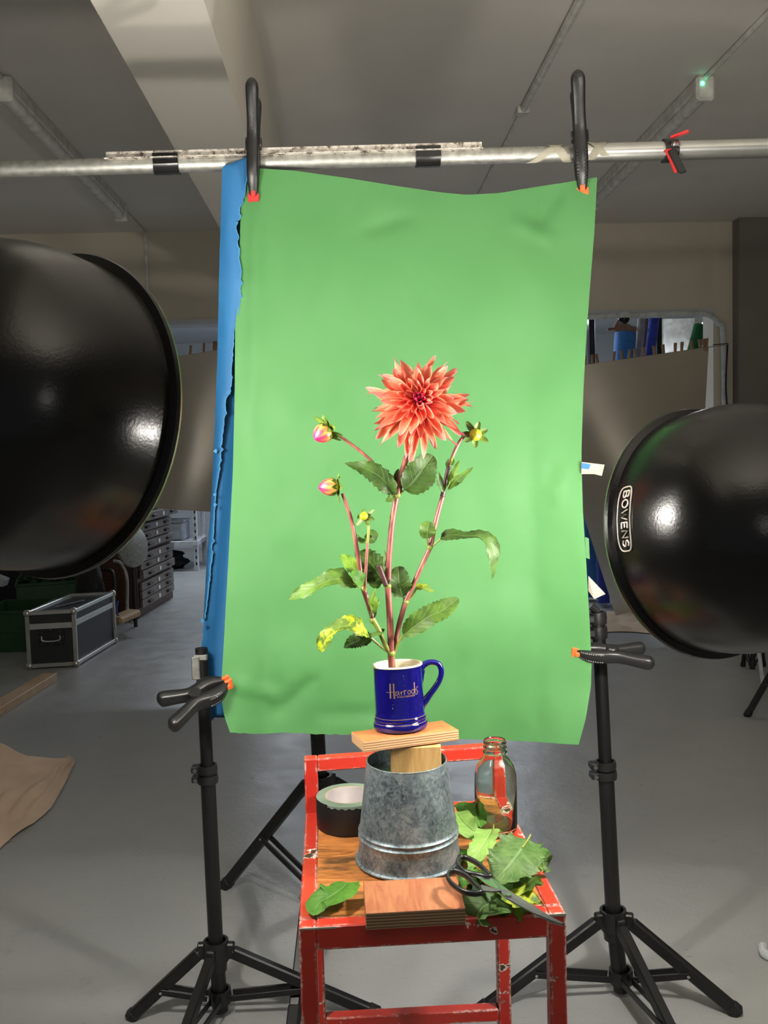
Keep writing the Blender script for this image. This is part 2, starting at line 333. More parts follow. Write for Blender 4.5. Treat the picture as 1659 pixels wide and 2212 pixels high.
# ------------------------------------------------------------------ the room
WY, CZ = 6.9, 2.87                            # dividing wall, ceiling height
def wallbox(name, a, b, mat): return struct(MB().box([(p + q) / 2 for p, q in zip(a, b)], [abs(q - p) for p, q in zip(a, b)]).build(name, mat, smooth=False))
wallbox('floor', (-4.2, -3, -.1), (4.2, 12.6, 0), 'floor')
wallbox('ceiling', (-4.2, -3, CZ), (4.2, WY + .2, CZ + .1), 'ceil')
wallbox('ceiling_back', (-4.2, WY + .2, 2.72), (4.2, 12.6, 2.85), 'wwall')
wallbox('wall_left', (-4.3, -3, 0), (-4.2, 12.6, CZ), 'wall')
wallbox('wall_right', (4.2, -3, 0), (4.3, 12.6, CZ), 'wall')
wallbox('wall_back', (-4.2, 12.5, 0), (4.2, 12.6, 2.85), 'wwall')
OX = at(1541, 800, WY).x
wallbox('wall_header', (-4.2, WY, 2.235), (OX, WY + .2, CZ), 'wall')
wallbox('wall_divider', (OX, WY, 0), (at(1597, 700, WY).x, WY + .2, CZ), 'wall')
wallbox('wall_pier', (at(1597, 700, WY - .12).x, WY - .12, 0), (4.2, WY + .2, CZ), 'darkwall')
wallbox('trim_lintel', (-4.2, WY - .015, 2.20), (OX + .02, WY + .2, 2.235), 'wwall')
bz = 2.30
def bx(px, py, z):                            # the beam's edges run along the room
    r = ray(px, py); return r.x / r.z * (z - EYE.z)
x0, x1, x2 = bx(195, 0, bz), bx(440, 0, bz), bx(540, 0, CZ)
mb = MB(); pr = [(x0 - .05, CZ), (x0, bz), (x1, bz), (x2, CZ)]
mb.poly([(x, -3, z) for x, z in pr], (0, WY + 3, 0)); struct(mb.build('trim_ceiling_beam', 'beam', smooth=False))
# wall-mounted conduit around the opening
mb = MB(); p = [at(1280, 684, WY - .03), at(1480, 677, WY - .03), at(1530, 680, WY - .03), at(1552, 700, WY - .03), at(1563, 740, WY - .03), at(1566, 1100, WY - .03), V((at(1568, 1100, WY - .03).x, WY - .03, .02))]
mb.tube([V((-.2, WY - .03, p[0].z))] + p, .022, 10, n=4); tag(mb.build('cable_conduit', 'white'), 'white cable pipe bending round the top right corner of the doorway', 'pipe')
mb = MB(); mb.tube([at(1572, 742, WY - .06), at(1568, 830, WY - .06), at(1571, 900, WY - .06), at(1566, 1000, WY - .06)], .006, 6, n=6); mb.tube([at(1540, 745, WY - .05), at(1572, 742, WY - .06)], .003, 6)
tag(mb.build('cable', 'rubber'), 'thin dark cable hanging down beside the white pipe at the doorway', 'cable')
# camera dome on lintel
t = thing('dome_camera', 'dark glass security dome in a white base under the doorway lintel', 'camera', at(1348, 690, WY - .05))
p = at(1348, 684, WY - .05); MB().lathe([(0, .03), (.05, .03), (.052, 0), (.045, -.012), (0, -.012)], p, seg=24).build('base', 'white', t); MB().ball(p - V((0, 0, .015)), .042, 16, 10).build('dome', 'dome', t)

def batten(name, label, px, xr, y0, y1, led=False):
    X = xr * (CZ - EYE.z); t = thing(name, label, 'light fitting', (X, (y0 + y1) / 2, CZ - .09), 'unlit ceiling battens')
    b = MB().box((X, (y0 + y1) / 2, CZ - .03), (.07, y1 - y0, .06), ch=.006); b.build('housing', 'fixt', t)
    MB().tube([(X, y0 + .03, CZ - .075), (X, y1 - .03, CZ - .075)], .03, 14).build('diffuser', 'fixt', t)
    for y in (y0, y1): MB().box((X, y, CZ - .055), (.085, .05, .11), ch=.012).build('end_cap', 'fixt', t)
    if led: MB().ball((X - .018, y0 - .026, CZ - .04), .009, 8, 6).build('indicator_light', 'led', t, label='glowing green indicator')
    return X
r = ray(40, 190); ya = (CZ - .05 - EYE.z) * r.y / r.z; r2 = ray(268, 458); yb = (CZ - .05 - EYE.z) * r2.y / r2.z
XL = batten('light_batten', 'unlit ceiling light batten at the left, behind the aluminium pole', 0, (r.x / r.z + r2.x / r2.z) / 2, ya, yb)
r = ray(1497, 190); ya2 = (CZ - .05 - EYE.z) * r.y / r.z
XR = batten('light_batten', 'unlit ceiling light batten at the right with a green indicator light', 0, r.x / r.z, ya2, ya2 + 1.9, True)
for (X, a, b, lab) in ((XL, -1, ya, 'pale conduit on the ceiling running to the left light fitting'), (XL, yb, WY - .02, 'pale conduit on the ceiling from the left fitting back to the wall'), (XR, -1, ya2, 'pale conduit on the ceiling running to the right fitting with the green light')):
    tag(MB().tube([(X, a, CZ - .014), (X, b, CZ - .014)] + ([(X, WY - .016, CZ - .05), (X, WY - .016, 2.3)] if b > 6 else []), .012, 8).build('ceiling_conduit', 'fixt'), lab, 'pipe')
r = ray(1255, 0); XC = r.x / r.z * (CZ - .02 - EYE.z); r = ray(1120, 240); yc = r.y / r.z * (CZ - .02 - EYE.z)
t = thing('ceiling_conduit', 'pale conduit on the ceiling between the two big clamps, ending at a small box', 'pipe', (XC, 2, CZ - .03))
MB().tube([(XC, -1, CZ - .016), (XC, yc, CZ - .016)], .018, 8).build('pipe', 'fixt', t); MB().box((XC, yc, CZ - .018), (.06, .05, .034), ch=.005).build('junction_box', 'fixt', t); MB().tube([(XC, yc, CZ - .008), (XC, WY, CZ - .008)], .007, 8).build('thin_pipe', 'fixt', t)

# lit tubes of the room behind
for i, (x, y) in enumerate(((-1.75, 9.7), (.6, 9.7), (2.4, 9.7))):
    lab = ['lit fluorescent fitting in the back room glimpsed left of the blue paper', 'lit fluorescent fitting in the back room behind the paper', 'lit fluorescent fitting at the right of the back room'][i]
    t = thing('fluorescent_light', lab, 'light fitting', (x, y, 2.6), 'lit back room fittings')
    MB().box((x + .6, y, 2.68), (1.3, .12, .08), ch=.01).build('housing', 'white', t); MB().tube([(x, y, 2.58), (x + 1.2, y, 2.58)], .03, 10).build('tube', 'tube', t)
    lamp('lamp', (x + .6, y, 2.53), (0, -.25, -1), 1.2, TUBE_W * (1, .9, .45)[i], TUBE_COL, t, 'RECTANGLE', .1)

# unseen fill lamp added behind the camera to brighten the ceiling
t = thing('added_bounce_light', 'added fill lamp on a stand behind the camera, turned up at the ceiling', 'studio light', (.9, -.9, 0))
MB().lathe([(0, -.22), (.12, -.22), (.16, .0), (.157, .0), (.117, -.215), (0, -.215)], (.9, -.9, 1.5), (-.1, .61, .78), 32).build('reflector', 'black', t); MB().tube([(.9, -.93, 1.42), (.9, -.93, .02)], .014, 10).build('pole', 'blackm', t)
for k in range(3): MB().tube([(.9, -.93, .3), (.9 + .4 * math.cos(k * 2.1), -.93 + .4 * math.sin(k * 2.1), .01)], .01, 8).build('leg', 'blackm', t)
lamp('lamp', V((.9, -.9, 1.5)) - V((-.1, .61, .78)) * .17, (-.1, .61, .78), .2, BOUNCE_FILL, (1, .94, .86), t)
# ------------------------------------------------------------------ stands
def ring_collar(mb, p, ax, r, h): mb.lathe([(r * .8, -h / 2), (r, -h / 2), (r * 1.05, 0), (r, h / 2), (r * .8, h / 2)], p, ax, 16)
def stand(label, top, hub, foot, feet, r=.014, joints=(), group=None, brace=.55, name='light_stand', sq=False, r2=None):
    top, hub, foot = V(top), V(hub), V(foot); ax = (top - hub).normalized()
    t = thing(name, label, 'light stand', (foot.x, foot.y, 0), group)
    js = sorted(joints); pts = [hub + ax * 0] + [hub + ax * j for j in js] + [top]
    rr = r
    for a, b in zip(pts[:-1], pts[1:]):
        MB().tube([a, b], rr, 14).build('pole', 'blackm', t)
        rr *= .84
    MB().tube([hub, foot], r * 1.02, 14).build('pole', 'blackm', t)
    rr = r
    for j in js:
        p = hub + ax * j; q = MB(); ring_collar(q, p - ax * .012, ax, rr * 1.35, .018); ring_collar(q, p + ax * .010, ax, rr * 1.3, .018)
        c = q.build('collar', 'black', t); s = -ax.cross(V((0, 1, 0))).normalized()
        for k in (-.011, .011):
            b = MB().box(p - s * rr * 1.5 + ax * k, (rr * 1.1, rr * 1.5, .014), ch=.002); b.build('clamp_lug', 'black', c)
            MB().lathe([(0, -.002), (.005, -.002), (.005, .002), (0, .002)], p - s * rr * 1.5 + ax * k - V((0, rr * .85, 0)), (0, 1, 0), 8).build('bolt', 'chrome', c)
        rr *= .84
    q = MB(); ring_collar(q, hub, ax, r * 1.7, .045); ring_collar(q, hub - ax * .02, ax, r * 1.35, .05); h = q.build('hub', 'black', t)
    low = foot + V((0, 0, .02))
    q = MB(); ring_collar(q, low + ax * .015, ax, r * 1.5, .03); q.build('lower_collar', 'black', t)
    for f in feet:
        f = V(f); d = (f - hub); side = V((d.x, d.y, 0)).normalized(); a = hub + side * r * 2.2 + V((0, 0, -.004))
        lug = MB().box(hub + side * r * 1.7, (r * 1.6, r * 1.1, .035), Matrix.Rotation(math.atan2(side.y, side.x), 3, 'Z'), .003).build('leg_lug', 'black', h)
        perp = side.cross(V((0, 0, 1)))
        MB().tube([hub + side * r * 2.2 - perp * .009, hub + side * r * 2.2 + perp * .009], .004, 8).build('bolt', 'chrome', lug.parent)
        lg = MB().bar(a, f + V((0, 0, .006)), r * 1.25, r * 1.5, ch=.003).build('leg', 'blackm', t)
        MB().bar(f + (a - f) * .06 + V((0, 0, .006)), f + V((0, 0, .006)) - (a - f) * .02, r * 1.4, r * 1.7, ch=.003).build('rubber_foot', 'rubber', lg)
        m_ = a + (f - a) * brace; lo = low + side * r * 1.6 + V((0, 0, .015))
        for sg in (-1, 1): MB().bar(m_ + perp * sg * r * .75, lo + perp * sg * r * .75, r * .22, r * .8, ch=.0005).build('brace', 'blackm', t)
        MB().tube([m_ - perp * r * 1.05, m_ + perp * r * 1.05], .0035, 8).build('rivet', 'chrome', t)
    return t
SY = 2.0
hubL = at(467, 2052, SY); stand('black light stand left of the red stool carrying a big clamp', at(435, 1400, SY), hubL, V((at(478, 2212, SY).x, SY, .012)),
    [onz(283, 2202, .0), V((-.40, 1.62, 0)), V((.03, 1.97, 0))], .0165, [(at(446, 1670, SY) - hubL).length])
hubR = at(1325, 1985, SY); tr = stand('black light stand at the right with two-bolt collars, behind the stool', at(1292, 1338, SY), hubR, V((at(1343, 2212, SY).x, SY, .012)),
    [onz(1592, 2192, 0), onz(1040, 2188, 0), V((.64, 1.60, 0))], .0175, [(at(1303, 1662, SY) - hubR).length])
q = MB(); p = at(1292, 1350, SY); ax = (p - hubR).normalized()
for k in (-.016, .016): ring_collar(q, p + ax * k, ax, .019, .026); q.box(p + ax * k - V((.02, .012, 0)), (.018, .02, .016), ch=.003)
q.tube([p + ax * .03, p + ax * .035 + V((-.015, 0, .008))], .008, 8); q.build('top_collar', 'black', tr)
# clip bracket on left stand top
q = MB(); p = at(424, 1442, SY - .01); q.box(p, (.018, .02, .05), ch=.002); q.box(p + V((.01, 0, .022)), (.03, .014, .012), ch=.002)
tag(q.build('bracket', 'aluold'), 'small dull metal bracket at the top of the left stand beside the blue paper', 'bracket')
hub3 = at(692, 1692, 2.4)
stand('black light stand behind the stool, thick legs, its top hidden by the green paper', at(681, 1500, 2.4), hub3, V((hub3.x + .01, 2.42, .03)),
    [onz(486, 1918, 0), onz(634, 2214, 0), V((.32, 2.75, 0))], .019, [], brace=.5)
q = MB(); # far right tripod, mostly behind right dish
stand('black stand in the far right background, leg reaching into view', at(1725, 1100, 4.3), at(1705, 1395, 4.3), V((at(1705, 1430, 4.3).x, 4.3, .03)),
    [onz(1614, 1548, 0), V((2.7, 4.6, 0)), V((2.45, 4.0, 0))], .018, [])
stand('small folded black stand under the right reflector dish', at(1640, 1200, 4.9), at(1630, 1330, 4.9), at(1625, 1445, 4.9), [onz(1605, 1440, 0), onz(1650, 1440, 0)], .014, [])
q = MB().tube([at(1640, 1410, 4.6), onz(1649, 1488, 0) + V((0, 0, .01))], .010, 8); tag(q.build('white_rod', 'white'), 'thin white rod standing beside the far right black stand', 'rod')
tag(MB().tube([onz(1649, 2045, .012), onz(1652, 2060, .012), onz(1670, 2066, .012)], .012, 10, n=3).build('cable_end', 'white'), 'pale plastic cable end on the floor at the right picture edge', 'cable')

# ------------------------------------------------------------------ paper backdrops
def interp(T, y):
    if y <= T[0][1]: return T[0][0]
    for a, b in zip(T[:-1], T[1:]):
        if a[1] <= y <= b[1]: return a[0] + (b[0] - a[0]) * (y - a[1]) / max(b[1] - a[1], 1e-6)
    return T[-1][0]
def interx(T, x): return interp([(q[1], q[0]) for q in T], x)
GL = [(524, 362), (520, 450), (517, 560), (516, 640), (508, 705), (507, 850), (503, 1020), (494, 1200), (484, 1380), (477, 1495), (484, 1545), (497, 1583)]
GR = [(1290, 383), (1284, 500), (1276, 600), (1267, 720), (1260, 850), (1256, 980), (1259, 1100), (1266, 1210), (1273, 1330), (1278, 1430), (1277, 1480), (1266, 1550), (1250, 1609)]
GT = [(524, 362), (565, 364), (640, 369), (760, 386), (860, 402), (950, 415), (1010, 421), (1080, 417), (1170, 402), (1290, 383)]
GB = [(497, 1583), (560, 1586), (620, 1583), (760, 1588), (900, 1594), (1060, 1598), (1150, 1602), (1250, 1609)]
GT = [(y, x) for x, y in GT]; GB = [(y, x) for x, y in GB]
rows = []; NR, NC = 90, 70
for i in range(NR + 1):
    v = i / NR; row = []
    for j in range(NC + 1):
        u = j / NC; xt = 524 + u * 766; xb = 497 + u * 753
        yt = interp([(q[0], q[1]) for q in GT], xt); yb_ = interp([(q[0], q[1]) for q in GB], xb); y = yt + (yb_ - yt) * v
        l, r_ = interp(GL, y), interp(GR, y); x = l + (r_ - l) * u
        if i == NR: y += R.uniform(-1.5, 1.5) * (1 if u < .35 else .3)
        X, Z = x / 1000, y / 1000
        d = .022 * noise.noise(V((X * 3.1, Z * 1.3, 3))) + .008 * noise.noise(V((X * 7, Z * 4.5, 9))) + .004 * noise.noise(V((X * 16, Z * 10, 1)))
        d -= .012 * math.exp(-((x - 556 + (y - 400) * .02) / 14) ** 2) * max(0, 1 - v * 1.6)
        d *= min(1, v * 5 + .15)
        d += -.055 * max(0, u - .86) / .14 * (.25 + .75 * v) - .06 * max(0, .12 - u) / .12 * max(0, v - .25) + .02 * math.sin(PI * u) * v - .03 * v * v
        row.append(at(x, y, 1.975 + d))
    rows.append(row)
def crease(rows, px, py, a, ln, dep):
    dep *= 1.7; c = at(px, py, 1.975); ca, sa = math.cos(a), math.sin(a)
    for r_ in rows:
        for p in r_:
            dx, dz = p.x - c.x, p.z - c.z; s_ = dx * ca + dz * sa; t_ = -dx * sa + dz * ca
            if abs(s_) < ln * 2: p.y += dep * math.exp(-(t_ / .012) ** 2 - (s_ / ln) ** 4)
for c_ in ((1200, 1050, 1.2, .04, -.006), (1195, 1030, -.9, .03, .005), (640, 1500, .7, .06, .006), (560, 1480, -.5, .05, -.006), (1180, 450, .9, .06, .005), (1150, 500, -.4, .05, -.004), (840, 480, .3, .05, .004), (780, 1540, 0, .08, .004), (990, 1450, 1.4, .05, .004)): crease(rows, *c_)
tg = thing('green_backdrop', 'large bright green paper sheet hanging from the pole behind the flower', 'backdrop', at(880, 1595, 1.98))
MB().grid(rows).build('paper_sheet', 'green', tg, ang=180)
q = MB(); q.grid([[at(1264, 1160, 1.92), at(1272, 1163, 1.92)], [at(1265, 1205, 1.92), at(1274, 1208, 1.92)]]); q.build('torn_tab', 'green', tg)
BLU_L = [(480, 360), (473, 600), (470, 760), (463, 950), (455, 1100), (447, 1200), (440, 1330), (436, 1380), (438, 1420), (440, 1480), (443, 1530), (449, 1560)]
TORN = [(543, 334), (537, 372), (531, 400), (523, 440), (517, 452), (519, 470), (510, 486), (513, 505), (516, 560), (521, 585), (519, 640), (514, 690), (507, 706), (503, 760), (500, 800), (497, 848), (489, 860), (484, 905), (478, 960), (475, 1010), (467, 1060), (463, 1110), (460, 1160), (456, 1220), (449, 1290), (441, 1345)]
tb = thing('blue_backdrop', 'long blue paper sheet with a torn edge hanging behind the left of the green paper', 'backdrop', at(470, 1558, 2.05))
rows = []; rb = random.Random(3); ys = [360 + i * 10 for i in range(121)]
for y in ys:
    l = interp(BLU_L, y) + (rb.uniform(-2.5, 2.5) if y > 1330 else 0) + 1; r_ = interp(GL, y) + 30 - 22 * max(0, y - 1400) / 160
    yy = [y, y, y, y, y, y, y]
    if y == 1560: yy = [1560, 1556, 1545, 1538, 1532, 1530, 1528]
    rows.append([at(l + (r_ - l) * u, yy[k], 2.045 + .012 * math.sin(u * 6 + y / 300) + .006 * noise.noise(V((u * 3, y / 120, 0)))) for k, u in enumerate((0, .16, .33, .5, .67, .84, 1))])
MB().grid(rows).build('back_sheet', 'blue', tb, ang=180)
rows = []; edge = []
for k in range(168):
    y = 335 + k * 6; r_ = interp(TORN, y) + rb.uniform(-1.6, 1.6) + (4 if rb.random() < .06 else 0); l = interp(BLU_L, y) if y > 360 else 480 + (360 - y) * 2.45
    l = min(l, r_ - .5); Yt = 1.968 + .05 * min(1, max(0, (y - 600) / 500)); rows.append([at(l + (r_ - l) * u, y, Yt + .02 * (1 - u) * min(1, max(0, (y - 360) / 300)) - .006 * math.sin(u * PI)) for u in (0, .25, .5, .75, 1)])
    edge.append([rows[-1][-1] + V((-.0012, -.0006, 0)), rows[-1][-1] + V((.0012, -.0012, 0))])
MB().grid(rows).build('torn_flap', 'blue', tb, ang=180); MB().grid(edge).build('frayed_edge', 'bluefray', tb, ang=180)
q = MB()
for (x, y) in ((510, 482), (494, 848), (463, 1068), (464, 1090), (436, 1340), (466, 975)):
    c = at(x, y, 1.962 if y < 600 else 1.99); pts = [c + V((R.uniform(.002, .006) * math.cos(a), -.002 * R.random(), R.uniform(.002, .006) * math.sin(a))) for a in [i * PI / 4 for i in range(8)]]; q.poly(pts, (0, .0008, 0))
q.build('torn_scrap', 'bluefray', tb)

# ------------------------------------------------------------------ crossbar
pa, pb = at(0, 366, SY), at(1659, 320, SY); dr = (pb - pa).normalized()
def rail(px): r = ray(px, 366 - 46 * px / 1659); tt = r.x * SY / r.y; return pa + dr * ((tt - pa.x) / dr.x)
tp = thing('crossbar_pole', 'long aluminium crossbar pole spanning the top that holds the paper', 'pole', rail(830))
MB().tube([rail(0) - dr * .8, rail(1236)], .0165, 24).build('thin_tube', 'aluold', tp); MB().tube([rail(1234), rail(1659) + dr * .9], .0198, 24).build('thick_tube', 'alu', tp)
def _nop(): pass
def stand2(x, lab):
    z = (rail(830) + dr * (x / dr.x)).z; stand(lab, (x, SY + .035, z + .02), (x, SY + .035, .35), (x, SY + .035, .03), [(x + .3 * math.cos(a), SY + .3 * math.sin(a), 0) for a in (1.4, 3.5, 5.6)], .016, [.9])
stand2(-1.32, 'tall black stand outside the left edge holding the crossbar'); stand2(1.62, 'tall black stand outside the right edge holding the crossbar')
a, b = rail(232) + V((0, -.0185, .009)), rail(1040) + V((0, -.0185, .009))
st = MB().bar(a, b, .002, .0175, up=(0, 1, 0), ch=.0004); st.bar(a + V((0, .009, .0085)), b + V((0, .009, .0085)), .018, .002, up=(0, 1, 0), ch=.0004)
so = st.build('metal_strip', 'angle', tp, smooth=False)
for px in (300, 355, 420, 500, 590, 670, 725, 745, 830, 860, 1000, 1018): MB().lathe([(0, -.0022), (.0022, -.0022), (.0022, .0005)], rail(px) + V((0, -.0185, .009)), (0, 1, 0), 10).build('bolt_hole', 'crack', so)
for px, lab in ((361, 'black glossy tape wrapped round the crossbar left of the left top clamp'), (924, 'black glossy tape wrapped round the crossbar above the middle of the green paper')):
    p = rail(px); q = MB(); pr_ = [(-.026, .0), (-.024, .001), (.024, .001), (.026, 0)]
    prof = [(-.022, -.004), (-.022, .018), (-.010, .0225), (.012, .0225), (.0185, .012), (.0185, -.012), (.008, -.0185), (-.008, -.019), (-.018, -.012)]
    rows = []
    for k in range(8):
        s_ = -.026 + .052 * k / 7; rows.append([p + dr * (s_ + .0015 * noise.noise(V((z_ * 90, k, px)))) + V((0, y_ * (1 + .04 * noise.noise(V((y_ * 300, k * .9, 0)))), z_ * (1 + .05 * noise.noise(V((k * 1.1, z_ * 300, 5)))))) for y_, z_ in prof + prof[:1]])
    tag(q.grid(rows).build('tape_wrap', 'tape', ang=60), lab, 'tape')
def wrap(px0, px1, a0, a1, wd, lab, R0=.0205, cur=0):
    q = MB(); rows = []
    for k in range(15):
        u = k / 14; a = a0 + (a1 - a0) * u; c = rail(px0 + (px1 - px0) * u); rr = R0 * (1.06 if cur and u > .9 else 1)
        d = V((0, -math.cos(a) * rr, math.sin(a) * rr)); rows.append([c + dr * (-wd / 2) + d, c + d * 1.01, c + dr * (wd / 2) + d])
    return tag(q.grid(rows).build('masking_tape', 'mask', ang=180), lab, 'tape', 'torn masking tape on the crossbar')
wrap(1145, 1215, -1.5, 1.5, .022, 'cream masking tape wound round the pole, leftmost piece by the right clamp', .018)
wrap(1228, 1185, -1.5, 1.5, .022, 'cream masking tape crossing down to the right just left of the right clamp', .0183)
wrap(1270, 1305, -1.0, 1.5, .020, 'cream masking tape strip leaning right just beyond the right clamp', .0208)
wrap(1302, 1268, -.6, 1.4, .018, 'cream masking tape end crossing the strip beyond the right clamp', .0212)

# ------------------------------------------------------------------ spring clamps
def clamp(label, tip, end, nrm, wd, pad, open_=1.0, grip=True):
    tip, end = V(tip), V(end); L = (end - tip).length; a = (end - tip).normalized(); n = V(nrm); n = (n - a * n.dot(a)).normalized(); wv = a.cross(n)
    t = thing('spring_clamp', label, 'clamp', tip, 'large black spring clamps')
    cv = [(0, .005), (.08, .012), (.18, .019), (.30, .021), (.42, .017), (.54, .017), (.66, .024), (.8, .034), (.93, .042), (1, .044)]
    ws = [.62, .8, .95, 1.0, 1.0, .95, .9, .95, 1.0, .6]; th = [.005, .009, .012, .013, .012, .011, .011, .012, .012, .008]
    for sg in (1, -1):
        rows = []; P = cr([(tip + a * (L * u * (1 if sg > 0 else .93))) + n * (o * open_ * sg) for u, o in cv], 4); W = cr([(x, y) for x, y in zip(ws, th)], 4)
        mb = MB(); k = 16
        for i, p in enumerate(P):
            p = V(p); tt = (V(P[min(i + 1, len(P) - 1)]) - V(P[max(i - 1, 0)])).normalized(); nn = wv.cross(tt).normalized(); hw, hh = W[i][0] * wd, W[i][1]
            e = 1.0
            if i >= len(P) - 4: e = (1.0, .92, .75, .35)[i - len(P) + 4]
            rows.append([p + wv * (hw * e * math.copysign(abs(math.cos(2 * PI * j / k)) ** .5, math.cos(2 * PI * j / k))) + nn * (hh * e * math.copysign(abs(math.sin(2 * PI * j / k)) ** .6, math.sin(2 * PI * j / k))) for j in range(k + 1)])
        mb.grid(rows); o = len(mb.v); mb.add(rows[0][:k], [tuple(range(k))]); mb.add(rows[-1][:k], [tuple(range(k))[::-1]])
        arm = mb.build('arm', 'black', t, ang=50)
        if grip:
            g = MB()
            for i in range(3, 14):
                p = V(P[i]); tt = (V(P[i + 1]) - V(P[i - 1])).normalized(); nn = wv.cross(tt).normalized() * -1
                for sw in (-.6, .6): g.ball(p + wv * (wd * W[i][0] * sw) + n * sg * W[i][1] * .95, .0024, 6, 4, (1.3, 1, 1))
            g.build('grip_ridges', 'black', arm)
        pd = MB(); c = tip + n * (sg * .006) - a * .003
        pd.box(c, (wd * 1.75, .006, .016), Matrix((wv, n, a)).transposed(), .001); pd.box(c + n * sg * .005 + a * .009, (wd * .7, .008, .02), Matrix((wv, n, a)).transposed(), .001)
        pd.build('jaw_pad', pad, t, label='%s rubber jaw pad' % pad)
    c = tip + a * (L * .47); q = MB()
    for k in (-1, 1): q.lathe([(0, -.003), (.012, -.003), (.0135, 0), (.012, .003), (0, .003)], c + wv * (k * wd * 1.02), wv, 18)
    q.tube([c - wv * wd, c + wv * wd], .007, 10); q.build('pivot', 'black', t)
    sp = []
    for k in range(40): an = k * .9; sp.append(c + n * (.009 * math.cos(an)) + a * (.009 * math.sin(an)) + wv * (wd * (-.7 + 1.4 * k / 39)))
    MB().tube(sp, .0013, 6).build('spring', 'chrome', t)
    return t
yo = 1.982
clamp('large black clamp with red jaws gripping the top left of the papers', at(548, 424, yo - .012), at(548, 180, yo - .030), (0, -1, .04), .0128, 'red', .85, False)
clamp('large black clamp with ridged grip and orange jaws at the top right paper corner', at(1258, 411, yo - .010), at(1246, 161, yo - .035), (-.22, -1, 0), .0145, 'orange', .85)
clamp('black clamp with orange jaws pointing down left, on the left paper edge', at(488, 1476, 1.885), at(347, 1545, 1.82), (.05, -.8, -.5), .0150, 'orange', .9)
clamp('black clamp with orange jaw lying level on the right stand at the paper edge', at(1246, 1408, 1.93), at(1410, 1417, 1.90), (.05, -1, -.25), .0135, 'orange', .8)
# little red and black spring clip on the pole
pc = rail(1446); t = thing('spring_clip', 'small black and red spring clip hanging on the crossbar at the right', 'clip', pc)
q = MB(); q.lathe([(.0205, -.014), (.0245, -.014), (.0245, .014), (.0205, .014), (.0205, -.014)], pc, dr, 20, .6, 5.4, (0, 1, 0)); q.build('jaw', 'black', t)
q = MB(); q.bar(pc + V((-.008, -.03, .018)), pc + V((.026, -.045, .026)), .004, .02, up=(0, 1, 0), ch=.0015); q.build('upper_handle', 'red', t, label='red upper handle')
q = MB(); q.bar(pc + V((-.006, -.028, -.006)), pc + V((.010, -.05, -.062)), .018, .006, up=(0, 1, 0), ch=.003); q.build('lower_handle', 'black', t)
q = MB(); q.bar(pc + V((-.012, -.024, -.004)), pc + V((.001, -.046, -.058)), .014, .004, up=(0, 1, 0), ch=.001); q.build('red_liner', 'red', t)
sp = [pc + V((-.004 + .0009 * k * .5, -.030 + .005 * math.sin(k * .9), .004 + .005 * math.cos(k * .9))) for k in range(36)]; MB().tube(sp, .0012, 6).build('spring', 'chrome', t)
# tape tabs at right edge
for pts, yv, lab, mt in (([(1256, 998), (1306, 1004), (1300, 1028), (1283, 1024), (1256, 1024)], 1.915, 'crumpled pale tape tab sticking out right from the green paper edge', 'mask'), ([(1271, 1244), (1308, 1283), (1284, 1294), (1271, 1276)], 1.912, 'loose pale tape tab below, at the lower right edge of the green paper', 'mask')):
    q = MB(); q.poly([at(x, y, yv + .006 * (k % 2)) for k, (x, y) in enumerate(pts)], (0, .0008, 0)); tag(q.build('tape_tab', mt, smooth=False), lab, 'tape')
tag(MB().poly([at(x, y, 1.9125) for x, y in ((1256, 1000), (1276, 1003), (1272, 1014), (1256, 1012))], (0, .0008, 0)).build('blue_scrap', 'blue', smooth=False), 'tiny blue paper scrap stuck on the upper tape tab', 'paper scrap')

# ------------------------------------------------------------------ studio reflectors
DPROF = [(0, .97), (0, 1.0), (.004, 1.012), (.009, 1.0), (.012, .955), (.03, .95), (.07, .955), (.11, .935), (.15, .88), (.185, .77), (.215, .60), (.235, .42), (.245, .34), (.30, .33)]
def dish(label, c, yaw, pit, rad, power, sc=1.0, headlen=.3):
    c = V(c); a = V((math.sin(yaw) * math.cos(pit), math.cos(yaw) * math.cos(pit), math.sin(pit)))
    t = thing('reflector_lamp', label, 'studio light', V((c.x, c.y, c.z)), 'studio lights with black reflector dishes')
    prof = cr([(r * rad, -h * sc) for h, r in DPROF[4:]], 3); pr2 = [(r * rad, -h * sc) for h, r in DPROF[1:5]] + prof
    MB().lathe(pr2[3:], c, a, 96).build('dish', 'dish', t, ang=50)
    MB().lathe([(rad * .955, -.012), (rad * 1.0, -.009), (rad * 1.006, -.004)], c, a, 96).build('flange', 'dish', t, ang=50)
    MB().lathe([(rad * 1.006, -.004), (rad * 1.0, 0), (rad * .985, 0)], c, a, 96).build('rim', 'rim', t, ang=60)
    inn = [(rad * .985, 0), (rad * .95, -.012)] + [(r - .003, h + .002) for r, h in prof[1:-8]] + [(.02, prof[-8][1] + .004)]
    MB().lathe(inn, c, a, 64).build('lining', 'dishin', t, ang=50)
    hb = c - a * (.30 * sc); MB().lathe([(0, 0), (.07, 0), (.075, -.01), (.075, -headlen), (.06, -headlen - .02), (0, -headlen - .02)], hb, a, 24).build('lamp_head', 'black', t)
    u = a.cross(V((0, 0, 1))).normalized(); pz = hb - a * (headlen * .5)
    MB().tube([pz - V((0, 0, .07)), (pz.x, pz.y, .35)], .016, 12).build('stand_pole', 'blackm', t)
    for k in range(3):
        an = yaw * -1 + .5 + k * 2 * PI / 3 + PI; MB().tube([(pz.x, pz.y, .36), (pz.x + .42 * math.cos(an), pz.y + .42 * math.sin(an), .012)], .011, 8).build('stand_leg', 'blackm', t)
    l = bpy.data.lights.new('bulb', 'POINT'); l.energy = power; l.color = LAMP_COL; l.shadow_soft_size = .028
    o = bpy.data.objects.new('bulb', l); C.objects.link(o); o.location = -a * .018; o.parent = t
    return t, c, a, u, prof
